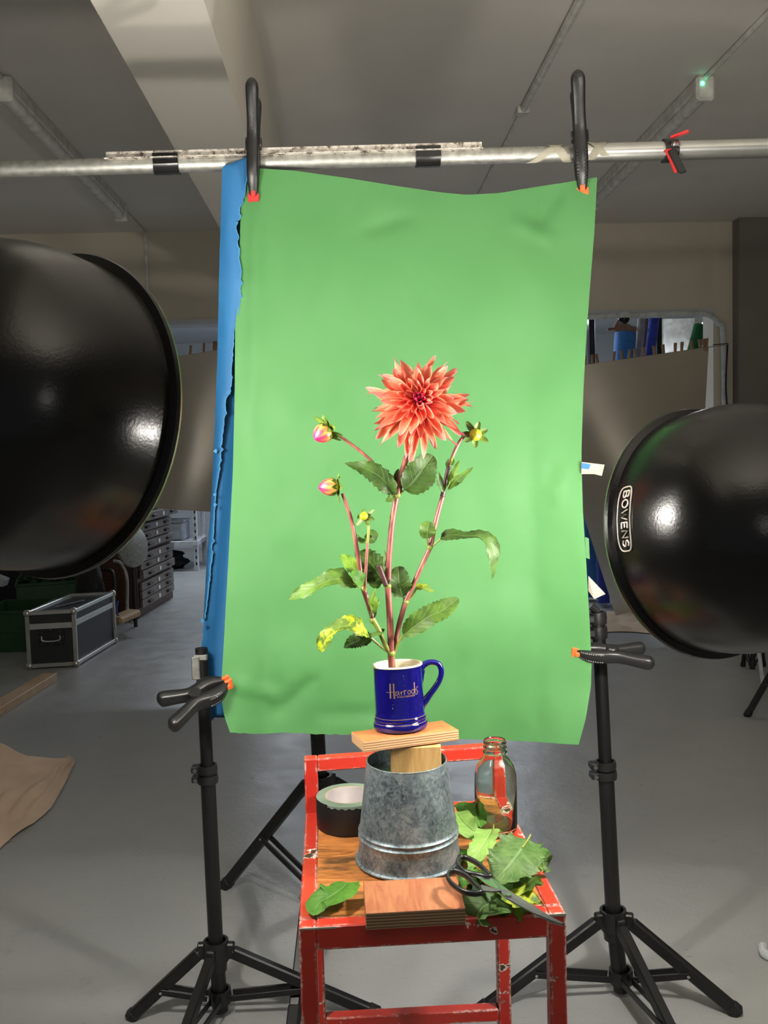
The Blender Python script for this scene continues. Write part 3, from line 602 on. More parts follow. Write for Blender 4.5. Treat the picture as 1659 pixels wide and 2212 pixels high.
dL = dish('big black reflector dish filling the left edge, aimed at the flower', (-.3718, 1.2232, 1.3046), .549, -.134, .21, LAMP_L)
dR = dish('black reflector dish with a silver lettered badge at the right edge', (.5164, 1.3128, 1.1171), -.380, -.168, .18, LAMP_R, .9)

def text_mesh(s, size, bold=0.0):
    cu = bpy.data.curves.new('t', 'FONT'); cu.body = s; cu.size = size; cu.offset = bold; cu.align_x = 'CENTER'; cu.align_y = 'CENTER'
    o = bpy.data.objects.new('t', cu); C.objects.link(o); dg = bpy.context.evaluated_depsgraph_get(); dg.update(); me = o.evaluated_get(dg).to_mesh()
    vs = [tuple(v.co) for v in me.vertices]; fs = [tuple(p.vertices) for p in me.polygons]; o.evaluated_get(dg).to_mesh_clear(); bpy.data.objects.remove(o); bpy.data.curves.remove(cu); return vs, fs
def dish_pt(D, th, s, off):                   # th: angle from the image-left side, s: distance back from the rim
    _, c, a, u, prof = D; v = u.cross(a)
    for (r0, h0), (r1, h1) in zip(prof[:-1], prof[1:]):
        if -h0 <= s <= -h1 or (r1, h1) == prof[-1]:
            r_ = r0 + (r1 - r0) * ((s + h0) / (h0 - h1) if h0 != h1 else 0); break
    return c - a * s + (u * -math.cos(th) + v * math.sin(th)) * (r_ + off)
TH0, BL, BW, S0 = .155, .088, .027, .034
bd = dR[0]
def on_badge(x, y, off): return dish_pt(dR, TH0 - x / .172, S0 + y, off)    # x along the word (downwards), y towards the rim is negative letters' foot
q = MB(); k = 64; path = []
for i in range(k):
    an = 2 * PI * i / k; ca, sa = math.cos(an), math.sin(an); path.append(on_badge(BL / 2 * math.copysign(abs(ca) ** .35, ca), BW / 2 * math.copysign(abs(sa) ** .5, sa), .0012))
q.tube(path, .0011, 6, closed=True); q.build('badge_frame', 'badge', bd, label='silver badge outline')
q = MB()
LET = dict(B=[[(0, 0), (0, 1)], [(0, 1), (.38, 1), (.58, .92), (.6, .76), (.55, .6), (.38, .53), (0, .53)], [(.38, .53), (.6, .45), (.66, .26), (.6, .08), (.38, 0), (0, 0)]], O=[[(.4 + .4 * math.cos(a_), .5 + .5 * math.sin(a_)) for a_ in [k_ * PI / 10 for k_ in range(21)]]],
    W=[[(0, 1), (.27, 0), (.5, .85), (.73, 0), (1, 1)]], E=[[(0, 0), (0, 1)], [(0, 1), (.58, 1)], [(0, .52), (.5, .52)], [(0, 0), (.58, 0)]], N=[[(0, 0), (0, 1), (.66, 0), (.66, 1)]], S=[cr([(.58, .85), (.3, 1), (.04, .8), (.12, .58), (.48, .44), (.6, .22), (.34, 0), (.02, .14)], 4)])
wds = dict(B=.66, O=.8, W=1.0, E=.58, N=.66, S=.6); lh = .0125; tot = sum(wds[c_] for c_ in 'BOWENS') + 5 * .26; cx_ = -tot / 2
for c_ in 'BOWENS':
    for st in LET[c_]: q.tube([on_badge((cx_ + x) * lh * 1.07, (y - .5) * lh + .0022, .0016) for x, y in st], .00125, 6)
    cx_ += wds[c_] + .26
q.build('badge_lettering', 'badge', bd, label='silver raised capital lettering BOWENS')

# ------------------------------------------------------------------ stool
st_ = thing('metal_stool', 'chipped red tubular metal stool with a worn wooden seat, in the foreground', 'stool', (.1, 1.4, 0))
ZS = .61
FL, FR = onz(645, 2004, ZS), onz(1223, 1972, ZS); RL, RR = onz(661, 1745, ZS), onz(1117, 1762, ZS)
RR = FR + (RL - FL) + V((-.004, -.004, 0))
ex, ey = (FR - FL).normalized(), (RL - FL).normalized(); T = .0235; h_ = T / 2
def inn(p, sx, sy): return p + ex * (sx * h_) + ey * (sy * h_)
fl, fr, rl, rr_ = inn(FL, 1, 1), inn(FR, -1, 1), inn(RL, 1, -1), inn(RR, -1, -1)
up = V((0, 0, 1))
def leg(p, z0, z1, **k): return MB().bar(V((p.x, p.y, z0)), V((p.x, p.y, z1)), T, T, up=ex, ch=.002).build('leg', 'stool', st_)
leg(fl, 0, ZS - .0005); leg(fr, 0, ZS - .0005)
zt = at(657, 1636, rl.y).z; zt2 = at(1096, 1606, rr_.y).z
MB().bar(V((rl.x, rl.y, 0)), V((rl.x, rl.y, zt)), T, T, up=ex, ch=.002).build('leg', 'stool', st_); MB().bar(V((rr_.x, rr_.y, 0)), V((rr_.x, rr_.y, zt2)), T, T, up=ex, ch=.002).build('leg', 'stool', st_)
def rl_(a, b, z, name='seat_rail', hgt=T, zz=None):
    a = V((a.x, a.y, z - h_)); b = V((b.x, b.y, (zz if zz is not None else z) - h_)); d = (b - a).normalized() * h_
    return MB().bar(a + d, b - d, T, hgt, up=up, ch=.002).build(name, 'stool', st_)
MB().bar(V((fl.x, fl.y, ZS - .017)) + ex * h_, V((fr.x, fr.y, ZS - .017)) - ex * h_, T, .034, up=up, ch=.002).build('seat_rail', 'stool', st_)
rl_(rl, rr_, ZS); rl_(fl, rl, ZS); rl_(fr, rr_, ZS)
a = V((rl.x, rl.y, zt - h_)) + ex * h_; b = V((rr_.x, rr_.y, zt2 - h_)) - ex * h_; MB().bar(a, b, T, T, up=up, ch=.002).build('back_rail', 'stool', st_)
zb_ = at(880, 2183, rl.y).z; rl_(rl, rr_, zb_, 'stretcher'); rl_(fl, rl, .16, 'stretcher'); rl_(fr, rr_, .16, 'stretcher'); rl_(fl, fr, .12, 'stretcher')
sw, sd = (fr - fl).length - T, (rl - fl).length - T; cc = (fl + fr + rl + rr_) / 4; Rm = Matrix((ex, ey, up)).transposed()
MB().box(V((cc.x, cc.y, ZS - .0065)), (sw + .004, sd + .004, .009), Rm, .001).build('seat_board', 'seat', st_)
# metal gusset plates in the corners
for p, sx, sy in ((fl, 1, 1), (fr, -1, 1), (rr_, -1, -1)):
    c = V((p.x, p.y, ZS - .0012)); q = MB(); q.poly([c + ex * sx * h_ + ey * sy * h_, c + ex * sx * (h_ + .02) + ey * sy * h_, c + ex * sx * (h_ + .004) + ey * sy * (h_ + .004), c + ex * sx * h_ + ey * sy * (h_ + .02)], (0, 0, .001)); q.build('corner_web', 'stool', st_, smooth=False)
q = MB(); q.bar(V((FL.x, FL.y, ZS - .002)) + ex * .001 - ey * .0008, V((FL.x, FL.y, ZS - .002)) + ex * .05 - ey * .0008, .001, .003, ch=.0003); q.build('bare_metal_edge', 'alu', st_); q = MB(); q.bar(V((FR.x, FR.y, ZS - .002)) - ex * .045 - ey * .0008, V((FR.x, FR.y, ZS - .002)) - ey * .0008, .001, .004, ch=.0003); q.build('bare_metal_edge', 'alu', st_)

# ------------------------------------------------------------------ wood blocks
def block(name, label, corners, z, th, mat, cat='wood block', rot=None, cen=None):
    P = [onz(x, y, z) for x, y in corners]; c = sum(P, V()) / 4; xd = ((P[2] - P[1]) + (P[3] - P[0])).normalized(); L = ((P[2] - P[1]).length + (P[3] - P[0]).length) / 2; D = ((P[0] - P[1]).length + (P[3] - P[2]).length) / 2
    o = MB().box((0, 0, -th / 2), (L, D, th), None, .0008).build(name, mat, smooth=False); o.location = c - V((0, 0, th)); o.rotation_euler = (rot[0] if rot else 0, rot[1] if rot else 0, math.atan2(xd.y, xd.x)); return tag(o, label, cat), c
TILT = math.radians(-3.2)
b1, c1 = block('plywood_block', 'short thick plywood block lying at the front edge of the stool seat', ((786, 1903), (788, 1974), (1004, 1960), (987, 1894)), ZS + .0235, .0235, 'ply2')
b2, c2 = block('plywood_board', 'small plywood board the blue mug stands on, on top of the bucket', ((760, 1588), (786, 1619), (990, 1589), (958, 1566)), .803, .0165, 'ply1', 'wood board', (0, 0))
b3 = tag(MB().box((0, 0, 0), (.078, .045, .05), None, .0008).build('wooden_block', 'pine', smooth=False), 'pale wooden block standing inside the upturned bucket base under the board', 'wood block')

# ------------------------------------------------------------------ bucket
BC = V((.0800, 1.411, ZS)); KB = thing('metal_bucket', 'upturned galvanised bucket with ridges and water drops, on the stool', 'bucket', BC)
r0 = .0795
prof = [(.0795, .012), (.0775, .026), (.0768, .038), (.0778, .0395), (.0788, .041), (.0778, .0425), (.0762, .0445), (.0762, .046), (.0776, .048), (.0786, .0495), (.0776, .051), (.0760, .053), (.0757, .055), (.0625, .1555), (.0623, .157), (.0612, .157), (.0608, .155), (.0618, .135), (0, .134)]
prof = [(.0815, .004), (.0800, .008)] + prof
MB().lathe(prof, BC, seg=96).build('body', 'galv', KB, ang=40)
MB().tube([BC + V((.0818 * math.cos(a), .0818 * math.sin(a), .003)) for a in [i * PI / 40 for i in range(80)]], .0029, 10, closed=True).build('rolled_rim', 'galv', KB)
MB().tube([BC + V((.0618 * math.cos(a), .0618 * math.sin(a), .157)) for a in [i * PI / 36 for i in range(72)]], .0011, 8, closed=True).build('foot_rim', 'galv', KB)
rd = random.Random(5); q = MB()
for k in range(85):
    az = -PI / 2 + rd.gauss(.15, .62); z = rd.uniform(.02, .148)
    if .04 < z < .055: continue
    rr = .0757 - (z - .055) * (.0757 - .0625) / .1005 if z > .055 else .0772
    s_ = rd.choice((.0006, .0007, .0009, .001, .0016 if k % 4 == 0 else .0008)); n_ = V((math.cos(az), math.sin(az), 0)); q.ball(BC + n_ * rr + V((0, 0, z)), s_, 8, 6, (1, 1, 1.25))
dr_ = q.build('water_drops', 'water', KB); dr_['kind'] = 'stuff'
b3.location = V((BC.x + .0135, BC.y - .004, ZS + .1345)); b3.rotation_euler = (0, 0, -.03)
# tilt board: sits on the block
b2.location.z = ZS + .1345 + .0502; b2.location.x = c2.x

# ------------------------------------------------------------------ mug (upright in its own frame, leaning a little as a whole)
ZM = b2.location.z + .0165 + .0012
MC = V((.0735, 1.432, ZM)); MG = thing('coffee_mug', 'cobalt blue mug with gold script, cream inside, on the small board', 'mug', MC, rot=(TILT, math.radians(-1.4), 0))
b2.rotation_euler = (TILT, 0, b2.rotation_euler[2]); b2.location.z += .0
mr = .0386; H_ = .101
outer = [(.030, .001), (.040, .0), (.0420, .002), (.0428, .006), (.0425, .010), (.0408, .0125), (.0402, .0145), (.0410, .0165), (.0404, .019), (.0392, .023), (.0387, .030), (mr, .06), (.0384, .092), (.0388, .097), (.0394, .0985)]
MB().lathe(cr(outer, 3) , (0, 0, 0), seg=80).build('body', 'mug', MG, local=True, ang=60)
MB().lathe(cr([(.0394, .0985), (.0390, .1008), (.0378, .1008), (.0362, .098), (.0358, .09), (.0356, .02), (.034, .008), (0, .006)], 3), (0, 0, 0), seg=80).build('cream_lining', 'cream', MG, local=True, ang=60)
MB().lathe([(0, .085), (.0357, .085)], (0, 0, 0), seg=40).build('water', 'water', MG, local=True)
for rz, rr in ((.0115, .0417), (.0205, .0402)): MB().tube([(rr * math.cos(a), rr * math.sin(a), rz) for a in [i * PI / 40 for i in range(80)]], .00045, 6, closed=True).build('gold_band', 'gold', MG, local=True)
def mloc(px, py, side=False):
    cx_ = 594 + (py - 245) * .0617; x = (px - cx_) / 942 * 2 * mr; z = ((1445 - py) / 1200 if side else (1548 - py) / 1232) * H_; return x, z
def msurf(px, py, off=.0002):
    x, z = mloc(px, py); a = math.asin(max(-1, min(1, x / mr))); return V(((mr + off) * math.sin(a), -(mr + off) * math.cos(a), z))
hp = [mloc(x, y, True) for x, y in ((1040, 350), (1110, 300), (1200, 262), (1295, 262), (1390, 305), (1438, 400), (1440, 510), (1390, 640), (1300, 770), (1210, 880), (1150, 960), (1090, 1040))]
MB().tube([(x, 0, z) for x, z in hp], [.0062, .0052, .0045, .0045, .0045, .0045, .0045, .0046, .0048, .0052, .0058, .006], 14, n=4, flat=1.15, up=(0, 1, 0)).build('handle', 'mug', MG, local=True, ang=80)
MB().tube([(mr - .001, 0, z) for z in (.088, .080, .070, .066)], [.006, .004, .002, .0005], 10, n=3).build('handle_root', 'mug', MG, local=True); MB().tube([(mr - .001, 0, z) for z in (.042, .034, .026, .022)], [.006, .004, .002, .0005], 10, n=3).build('handle_root', 'mug', MG, local=True)
def ell(cx_, cy_, a, b, k=18, a0=0, a1=2 * PI): return [(cx_ + a * math.cos(a0 + (a1 - a0) * i / k), cy_ + b * math.sin(a0 + (a1 - a0) * i / k)) for i in range(k + 1)]
strokes = [([(441, 612), (446, 750), (452, 892)], 13), ([(505, 612), (512, 750), (523, 894)], 12), ([(372 + 17 * k_, 780 - k_ * 1.1) for k_ in range(15)], 5),
    (cr([(604, 775), (575, 768), (548, 800), (550, 832), (575, 832), (600, 795), (604, 775), (606, 815), (625, 832)], 4), 6), (cr([(632, 800), (650, 770), (652, 800), (655, 836)], 4), 7), (cr([(653, 800), (662, 775), (680, 766)], 4), 6),
    (cr([(692, 770), (706, 755), (708, 790), (712, 832)], 4), 7), (cr([(710, 790), (718, 760), (734, 748), (750, 756)], 4), 6), (ell(800, 792, 26, 34), 6), (ell(874, 792, 28, 38), 6), ([(896, 625), (904, 720), (914, 838)], 9), (cr([(968, 712), (940, 745), (936, 772), (962, 800), (964, 830), (945, 856), (922, 858)], 4), 6)]
q = MB()
for P, wd in strokes:
    P2 = [msurf(x, y, .0002) for x, y in P]
    rows = []
    for i, (x, y) in enumerate(P):
        x0_, y0_ = P[max(i - 1, 0)]; x1_, y1_ = P[min(i + 1, len(P) - 1)]; L = math.hypot(x1_ - x0_, y1_ - y0_) or 1; nx, ny = -(y1_ - y0_) / L, (x1_ - x0_) / L
        rows.append([msurf(x + nx * wd, y + ny * wd, .00022), msurf(x - nx * wd, y - ny * wd, .00022)])
    q.grid(rows)
q.build('gold_script', 'gold', MG, local=True, ang=180, label='gold handwritten script reading Harrods')
vs, fs = text_mesh('KNIGHTSBRIDGE', .0036, .00005); q = MB(); vv = []
for x, y, z in vs: vv.append(msurf(742 + x / (2 * mr) * 942, 868 - y / H_ * 1232, .0002))
q.add(vv, fs); q.build('gold_caption', 'gold', MG, local=True, smooth=False, label='small gold capitals reading KNIGHTSBRIDGE')

q = MB()
for x, y, s_ in ((600, 620, 1.0), (690, 480, .7), (700, 540, .6), (505, 1070, 1.0), (500, 1010, .5), (712, 935, .8), (860, 1170, .9), (930, 1095, .6), (520, 510, .4), (630, 1250, .5), (1010, 1080, .5), (740, 1455, 1.1), (960, 1440, 1.1), (705, 660, .5)): p = msurf(x, y, .0004 if y < 1300 else .0022); q.ball(p, .0011 * s_, 8, 6, (1, .8, 1.5 if y < 1300 else 1))
q.build('water_drops', 'water', MG, local=True)['kind'] = 'stuff'
# ------------------------------------------------------------------ tape roll, bottle
TC = V((-.013, 1.556, ZS)); TR = thing('tape_roll', 'roll of black cloth tape with a white core, lying on the stool seat', 'tape roll', TC)
MB().lathe([(.039, .0), (.0556, .0), (.056, .001), (.056, .049), (.0555, .050)], TC, seg=64).build('tape', 'ducto', TR); MB().lathe([(.0555, .050), (.0405, .0502)], TC, seg=64).build('tape_side', 'ductside', TR)
MB().lathe([(.0405, .0502), (.039, .0503), (.0385, .0500)], TC, seg=64).build('core', 'core', TR); MB().lathe([(.0385, .0500), (.0383, .001), (.0, .001)], TC, seg=64).build('core_liner', 'corein', TR)
q = MB(); rows = []
for k in range(22):
    a = -2.25 + k * 1.35 / 21; d = V((math.cos(a), math.sin(a), 0)); z = .0405 if k > 17 else .046 + .0015 * math.sin(k * 1.9); rows.append([TC + d * .0556 + V((0, 0, .0506)), TC + d * .0566 + V((0, 0, .0500)), TC + d * .0567 + V((0, 0, z))])
q.grid(rows).build('loose_end', 'ductside', TR, label='torn grey tape end folded over the edge')
BT = V((.2325, 1.500, ZS)); BO = thing('glass_bottle', 'empty clear glass bottle with a threaded neck on the stool', 'bottle', BT)
op = [(0, .004), (.012, .003), (.024, .0), (.031, .001), (.0338, .005), (.0343, .012), (.0343, .085), (.0335, .095), (.030, .108), (.0245, .117), (.0195, .122), (.0180, .126), (.0178, .1285), (.0195, .1295), (.0198, .131), (.0180, .1325), (.0177, .136), (.0192, .137), (.0192, .1385), (.0176, .140), (.0176, .143), (.0188, .1445), (.0186, .148), (.0170, .150), (.0155, .1485), (.0148, .14), (.0155, .127), (.018, .1205), (.0232, .1145), (.0286, .106), (.0318, .094), (.0327, .085), (.0326, .012), (.029, .007), (0, .010)]
MB().lathe([(r_ * 1.02, z * 1.03) for r_, z in op], BT, seg=72).build('glass_body', 'glass', BO, ang=50)

# ------------------------------------------------------------------ leaves
def leaf(mid, hw, nrm, fold=.25, serr=.16, nt=9, wave=.18, n=48, bx_=.55, tip=.9, seed=0, asym=1.0, ru=.0):
    mb = MB(); P = cr([tuple(p) for p in mid], 10); k = len(P); rows = []; rs = random.Random(seed); ph = rs.uniform(0, 6)
    Ls = [0]
    for a, b in zip(P[:-1], P[1:]): Ls.append(Ls[-1] + (V(b) - V(a)).length)
    S_ = []; j = 0
    for i in range(n + 1):
        d = Ls[-1] * i / n
        while j < k - 2 and Ls[j + 1] < d: j += 1
        t = (d - Ls[j]) / max(Ls[j + 1] - Ls[j], 1e-9); S_.append(V(P[j]).lerp(V(P[j + 1]), min(1, t)))
    nv = V(nrm)
    for i, p in enumerate(S_):
        v = i / n; t = (S_[min(i + 1, n)] - S_[max(i - 1, 0)]).normalized(); nn = (nv - t * nv.dot(t)).normalized(); sd_ = t.cross(nn)
        w0 = (v ** bx_) * ((1 - v) ** tip); mxv = bx_ / (bx_ + tip); w_ = hw * w0 / ((mxv ** bx_) * ((1 - mxv) ** tip)); saw = 1 - serr * ((v * nt) % 1.0)
        row = []
        for u in (-1, -.82, -.55, -.28, 0, .28, .55, .82, 1):
            e = saw if abs(u) == 1 else 1 - (1 - saw) * .25 * abs(u)
            au = abs(u); wv = wave * math.sin(v * 11 + ph + (2 if u > 0 else 0)) * au * au + ru * math.sin(v * 40 + u * 5) * au
            row.append(p + sd_ * (u * w_ * e * (asym if u > 0 else 1)) + t * (-.10 * hw * au * (1 - saw) * 3 if 0 else .12 * hw * au * (1 - v)) + nn * (w_ * (fold * au + wv)))
        rows.append(row)
    return mb.grid(rows)
PY = 1.430
def P(x, y, d=0.0): return at(x, y, PY + d)
DP = thing('dahlia_plant', 'cut coral dahlia with four buds, maroon stems and toothed leaves, standing in the mug', 'plant', MC + V((0, 0, .02)))
def stem(pts, r0_, r1_, mat='stem', name='stem'): k = len(pts); MB().tube([P(*p) for p in pts], [r0_ + (r1_ - r0_) * i / (k - 1) for i in range(k)], 10, n=5).build(name, mat, DP, ang=80)
def node(x, y, d, r_, mat='stemg'): MB().ball(P(x, y, d), r_ * .9, 14, 10, (1, 1, 1.05)).build('stem_node', mat, DP)
stem([(849, 1540, 0), (848, 1480, 0), (847, 1450, 0), (845, 1414, 0)], .0058, .0056)
stem([(845, 1414, 0), (843, 1350, 0), (840, 1300, 0), (838, 1266, 0)], .0052, .0048); stem([(838, 1268, 0), (841, 1200, 0), (847, 1130, 0), (857, 1070, 0)], .0044, .0045)
stem([(857, 1070, 0), (866, 1030, .004), (879, 985, .012), (893, 930, .022)], .0052, .0042)
stem([(864, 1066, 0), (872, 1032, -.004), (878, 1008, -.002)], .002, .0016)
node(846, 1412, 0, .0072); node(838, 1266, 0, .0062); node(858, 1070, 0, .0062)
stem([(856, 1068, 0), (840, 1040, -.004), (815, 1008, -.01), (775, 972, -.012), (724, 935, -.016)], .0025, .0023)
stem([(850, 1412, 0), (855, 1385, .004), (862, 1350, .008), (876, 1300, .010)], .0036, .0042); stem([(876, 1300, .01), (893, 1262, .012), (912, 1220, .012), (929, 1183, .012)], .0038, .0038)
stem([(929, 1183, .012), (942, 1125, .014), (956, 1072, .016)], .0042, .0036); stem([(956, 1072, .016), (962, 1040, .016), (969, 1008, .018)], .0036, .0034, 'darkstem'); stem([(969, 1010, .018), (982, 975, .018), (997, 948, .016), (1016, 934, .012)], .0028, .0024)
node(877, 1301, .01, .0052); node(928, 1183, .012, .0056); node(956, 1071, .016, .0046, 'darkstem'); node(969, 1010, .018, .0046, 'darkstem')
stem([(843, 1412, 0), (832, 1392, -.004), (818, 1360, -.006), (805, 1338, -.008)], .0034, .0042, 'stemg'); stem([(806, 1340, -.008), (797, 1308, -.008), (786, 1274, -.008)], .004, .0042)
stem([(778, 1232, -.006), (770, 1180, -.008), (758, 1120, -.01), (740, 1066, -.012)], .0036, .0027); stem([(786, 1272, -.008), (780, 1250, -.007), (778, 1232, -.006)], .003, .003)
stem([(788, 1272, -.012), (791, 1220, -.014), (794, 1172, -.014)], .0024, .0022); stem([(794, 1172, -.014), (796, 1145, -.014), (794, 1122, -.014)], .0021, .0018, 'stemg')
stem([(834, 1264, -.002), (826, 1242, -.006), (819, 1222, -.01)], .0042, .0034, 'darkstem', 'cut_stub')
node(786, 1272, -.008, .0055); node(805, 1340, -.008, .0055)
# buds
def bud(c, axis, L, r_, mat, nb, lab, br=1.0, bmat='bract'):
    c = V(c); a = V(axis).normalized(); mb = MB(); pr_ = [(r_ * q, L * z) for q, z in ((.0, 0), (.55, .03), (.9, .18), (1.0, .38), (.93, .58), (.68, .78), (.34, .92), (.05, 1.0))]
    b = mb.lathe(cr(pr_, 3), c, a, 20).build('bud', mat, DP, label=lab)
    x = a.orthogonal().normalized(); y = a.cross(x)
    for k in range(nb):
        an = 2 * PI * k / nb + R.uniform(-.2, .2); d = x * math.cos(an) + y * math.sin(an); back = R.uniform(-.55, .25); e = c + d * r_ * .25
        tipv = (d * 1.0 + a * back).normalized(); l_ = r_ * R.uniform(1.1, 1.55) * br
        leaf([e, e + d * l_ * .45 - a * l_ * .05, e + tipv * l_ + d * l_ * .1], r_ * .36 * br, a, .3, 0, 1, .1, 8, .45, .6, k).build('bract', bmat, b, ang=180)
    for k in range(8):
        an = 2 * PI * k / 8; d = x * math.cos(an) + y * math.sin(an); leaf([c, c + d * r_ * .85 + a * L * .16, c + d * r_ * 1.04 + a * L * .42], r_ * .3, d, .1, 0, 1, 0, 7, .4, .6, k).build('sepal', bmat, b, ang=180)
bud(P(709, 927, -.016), (P(681, 948, -.030) - P(709, 927, -.016)), .029, .0145, 'budp', 9, 'pink and yellow bud tipped down left, the higher of the left pair', 1.15)
bud(P(731, 1051, -.012), (P(687, 1053, -.018) - P(731, 1051, -.012)), .031, .0135, 'budp', 8, 'pink and yellow bud pointing left, the lower of the left pair', 1.1)
bud(P(1026, 938, .010), (P(1033, 943, -.03) - P(1026, 938, .01)), .018, .0095, 'budy', 7, 'small yellow green bud at the far right of the plant', 1.4)
bud(P(789, 1117, -.014), (P(777, 1108, -.03) - P(789, 1117, -.014)), .012, .0065, 'budy', 6, 'tiny green bud on the thin left stem', 1.6, 'bract')
# leaves on the plant: midrib pixel points, half width in px
PX = PY / 2000
TOC = V((0, -1, .15))
def pl(mid, hw, nrm, mat, seed, **k): leaf([P(*p) for p in mid], hw * PX, nrm, seed=seed, **k).build('leaf', mat, DP, ang=180)
def pet(pts, r_=.0016, mat='stemg'): MB().tube([P(*p) for p in pts], r_, 8, n=4).build('leaf_stalk', mat, DP)
pl([(872, 1060, -.004), (893, 1040, -.008), (915, 1012, -.008), (936, 984, .004)], 37, (.35, -1, .1), 'lfd', 1, bx_=.42, tip=.62, wave=.16, nt=10, serr=.13)
pet([(862, 1068, 0), (872, 1060, -.004)])
pl([(852, 1070, -.004), (838, 1048, -.01), (815, 1026, -.012), (788, 1012, -.01), (743, 1000, -.002)], 24, (-.5, -1, .5), 'lfd', 2, wave=.35, nt=9, serr=.22, bx_=.5, tip=.95)
pl([(853, 1072, -.003), (842, 1078, -.008), (832, 1083, -.01)], 9, TOC, 'lf', 3, nt=4, serr=.3, wave=.2)
pl([(866, 1046, .008), (857, 1030, .008), (861, 1012, .01)], 8, TOC, 'lfd', 33, nt=4)
pl([(966, 1058, .012), (982, 1040, .006), (1002, 1024, .004), (1023, 1008, 0)], 12, (.2, -1, -.5), 'lf', 4, serr=.25, nt=5)
pl([(967, 1056, .012), (978, 1030, .008), (986, 1010, .006), (993, 993, .004)], 10, (-.7, -1, 0), 'lfyy', 5, serr=.25, nt=4)
pl([(959, 1064, .01), (950, 1040, .008), (947, 1018, .004)], 9, (.2, -1, .2), 'lfd', 6, serr=.3, nt=5)
pl([(974, 1006, .014), (978, 996, .012), (977, 985, .012)], 4, TOC, 'lfyy', 66, serr=0, nt=4); pl([(967, 1012, .014), (966, 1000, .012), (969, 990, .012)], 4, TOC, 'lfd', 67, serr=0, nt=4)
pl([(923, 1164, .004), (923, 1150, 0), (925, 1138, .002), (929, 1127, .006)], 19, (0, -1, .3), 'lf', 7, bx_=.4, tip=.5, nt=6, serr=.12); pet([(927, 1182, .012), (923, 1170, .006), (923, 1162, .004)], .0013)
pl([(950, 1165, .004), (975, 1156, -.004), (1005, 1158, -.01), (1035, 1160, -.012), (1056, 1176, -.014), (1066, 1205, -.014), (1062, 1251, -.006)], 22, (.35, -.55, .8), 'lfd', 8, n=42, nt=14, serr=.25, wave=.35, bx_=.35, tip=.5); pet([(930, 1184, .012), (942, 1173, .008), (952, 1164, .004)], .0014)
pl([(832, 1262, .014), (815, 1238, .018), (795, 1212, .02), (766, 1194, .022)], 37, (.1, -1, .3), 'lfd', 9, nt=11, serr=.2, wave=.3, ru=.08); pl([(834, 1262, .010), (830, 1235, .012), (832, 1205, .014), (830, 1188, .016)], 10, (.8, -1, 0), 'lf', 99, nt=6)
pl([(776, 1236, .012), (762, 1222, .006), (747, 1208, .006), (735, 1197, .01)], 17, (-.2, -1, .3), 'lfyy', 10, nt=6, serr=.2, wave=.25)
pl([(824, 1262, .012), (808, 1262, .012), (797, 1250, .012)], 11, (0, -1, .5), 'lf', 101, nt=5)
pl([(772, 1268, -.012), (750, 1256, -.022), (728, 1250, -.028), (690, 1262, -.03), (658, 1278, -.026), (622, 1296, -.016)], 24, (-.25, -.75, .75), 'lf', 11, n=40, nt=12, serr=.25, wave=.28, ru=.05, bx_=.5, tip=.7); pet([(783, 1272, -.008), (775, 1268, -.012), (764, 1262, -.016)], .0015)
pl([(785, 1264, -.014), (776, 1252, -.022), (766, 1243, -.026), (757, 1240, -.026)], 18, (.2, -.9, .5), 'lfp', 12, nt=3, serr=.05, wave=.1, bx_=.3, tip=.5)
pl([(871, 1290, .012), (866, 1272, .006), (862, 1248, .004), (862, 1223, .012)], 26, (0, -1, .2), 'lfd', 13, nt=8, serr=.18, wave=.22, bx_=.38, tip=.5); pet([(874, 1300, .010), (871, 1288, .012)], .0015)
pl([(896, 1272, .012), (912, 1268, .010), (928, 1275, .010), (941, 1278, .012)], 11, (.1, -.7, .8), 'lfy', 14, nt=5, serr=.25); pet([(878, 1300, .010), (890, 1288, .012), (898, 1273, .012)], .0018)
pl([(870, 1374, -.004), (895, 1352, -.014), (925, 1332, -.018), (955, 1318, -.016), (991, 1292, -.008)], 27, (.35, -.8, .6), 'lf', 15, n=44, nt=15, serr=.22, wave=.14, ru=.03, bx_=.5, tip=.55); pet([(851, 1410, 0), (861, 1388, -.002), (872, 1372, -.004)], .0020)
pl([(800, 1378, -.012), (782, 1362, -.022), (758, 1352, -.026), (730, 1356, -.03), (708, 1372, -.03), (692, 1409, -.024)], 24, (-.2, -.6, .8), 'lfy', 16, n=40, nt=12, serr=.25, wave=.3, ru=.06, bx_=.5, tip=.5); pet([(841, 1410, 0), (822, 1396, -.006), (806, 1382, -.010), (797, 1374, -.012)], .0020)
pl([(806, 1382, -.004), (786, 1380, 0), (764, 1386, .002), (742, 1400, .0)], 20, (-.1, -1, .35), 'lfd', 17, nt=8, serr=.25, wave=.3)
pl([(797, 1372, -.012), (812, 1370, -.014), (831, 1366, -.01)], 6, (0, -.8, .6), 'lf', 18, nt=4, serr=.3)
for i, (a_, b_, c_) in enumerate((((808, 1328), (806, 1298), (812, 1268)), ((806, 1320), (800, 1305), (795, 1290)), ((808, 1318), (815, 1305), (817, 1290)), ((808, 1335), (812, 1322), (815, 1310)), ((804, 1336), (800, 1326), (800, 1316)))):
    pl([a_ + (-.012,), b_ + (-.015,), c_ + (-.012,)], (7, 4, 5, 3, 3)[i], TOC, 'lfyy' if i < 3 else 'lfd', 20 + i, nt=5, serr=.2)
pl([(788, 1174, -.008), (778, 1168, -.002), (770, 1160, -.002), (767, 1152, 0)], 10, (0, -.5, 1), 'lf', 27, serr=.05, nt=3); pl([(794, 1174, -.008), (800, 1164, 0), (804, 1156, 0), (798, 1146, 0)], 14, (0, -1, .5), 'lf', 28, serr=.05, nt=3, bx_=.4, tip=.5)
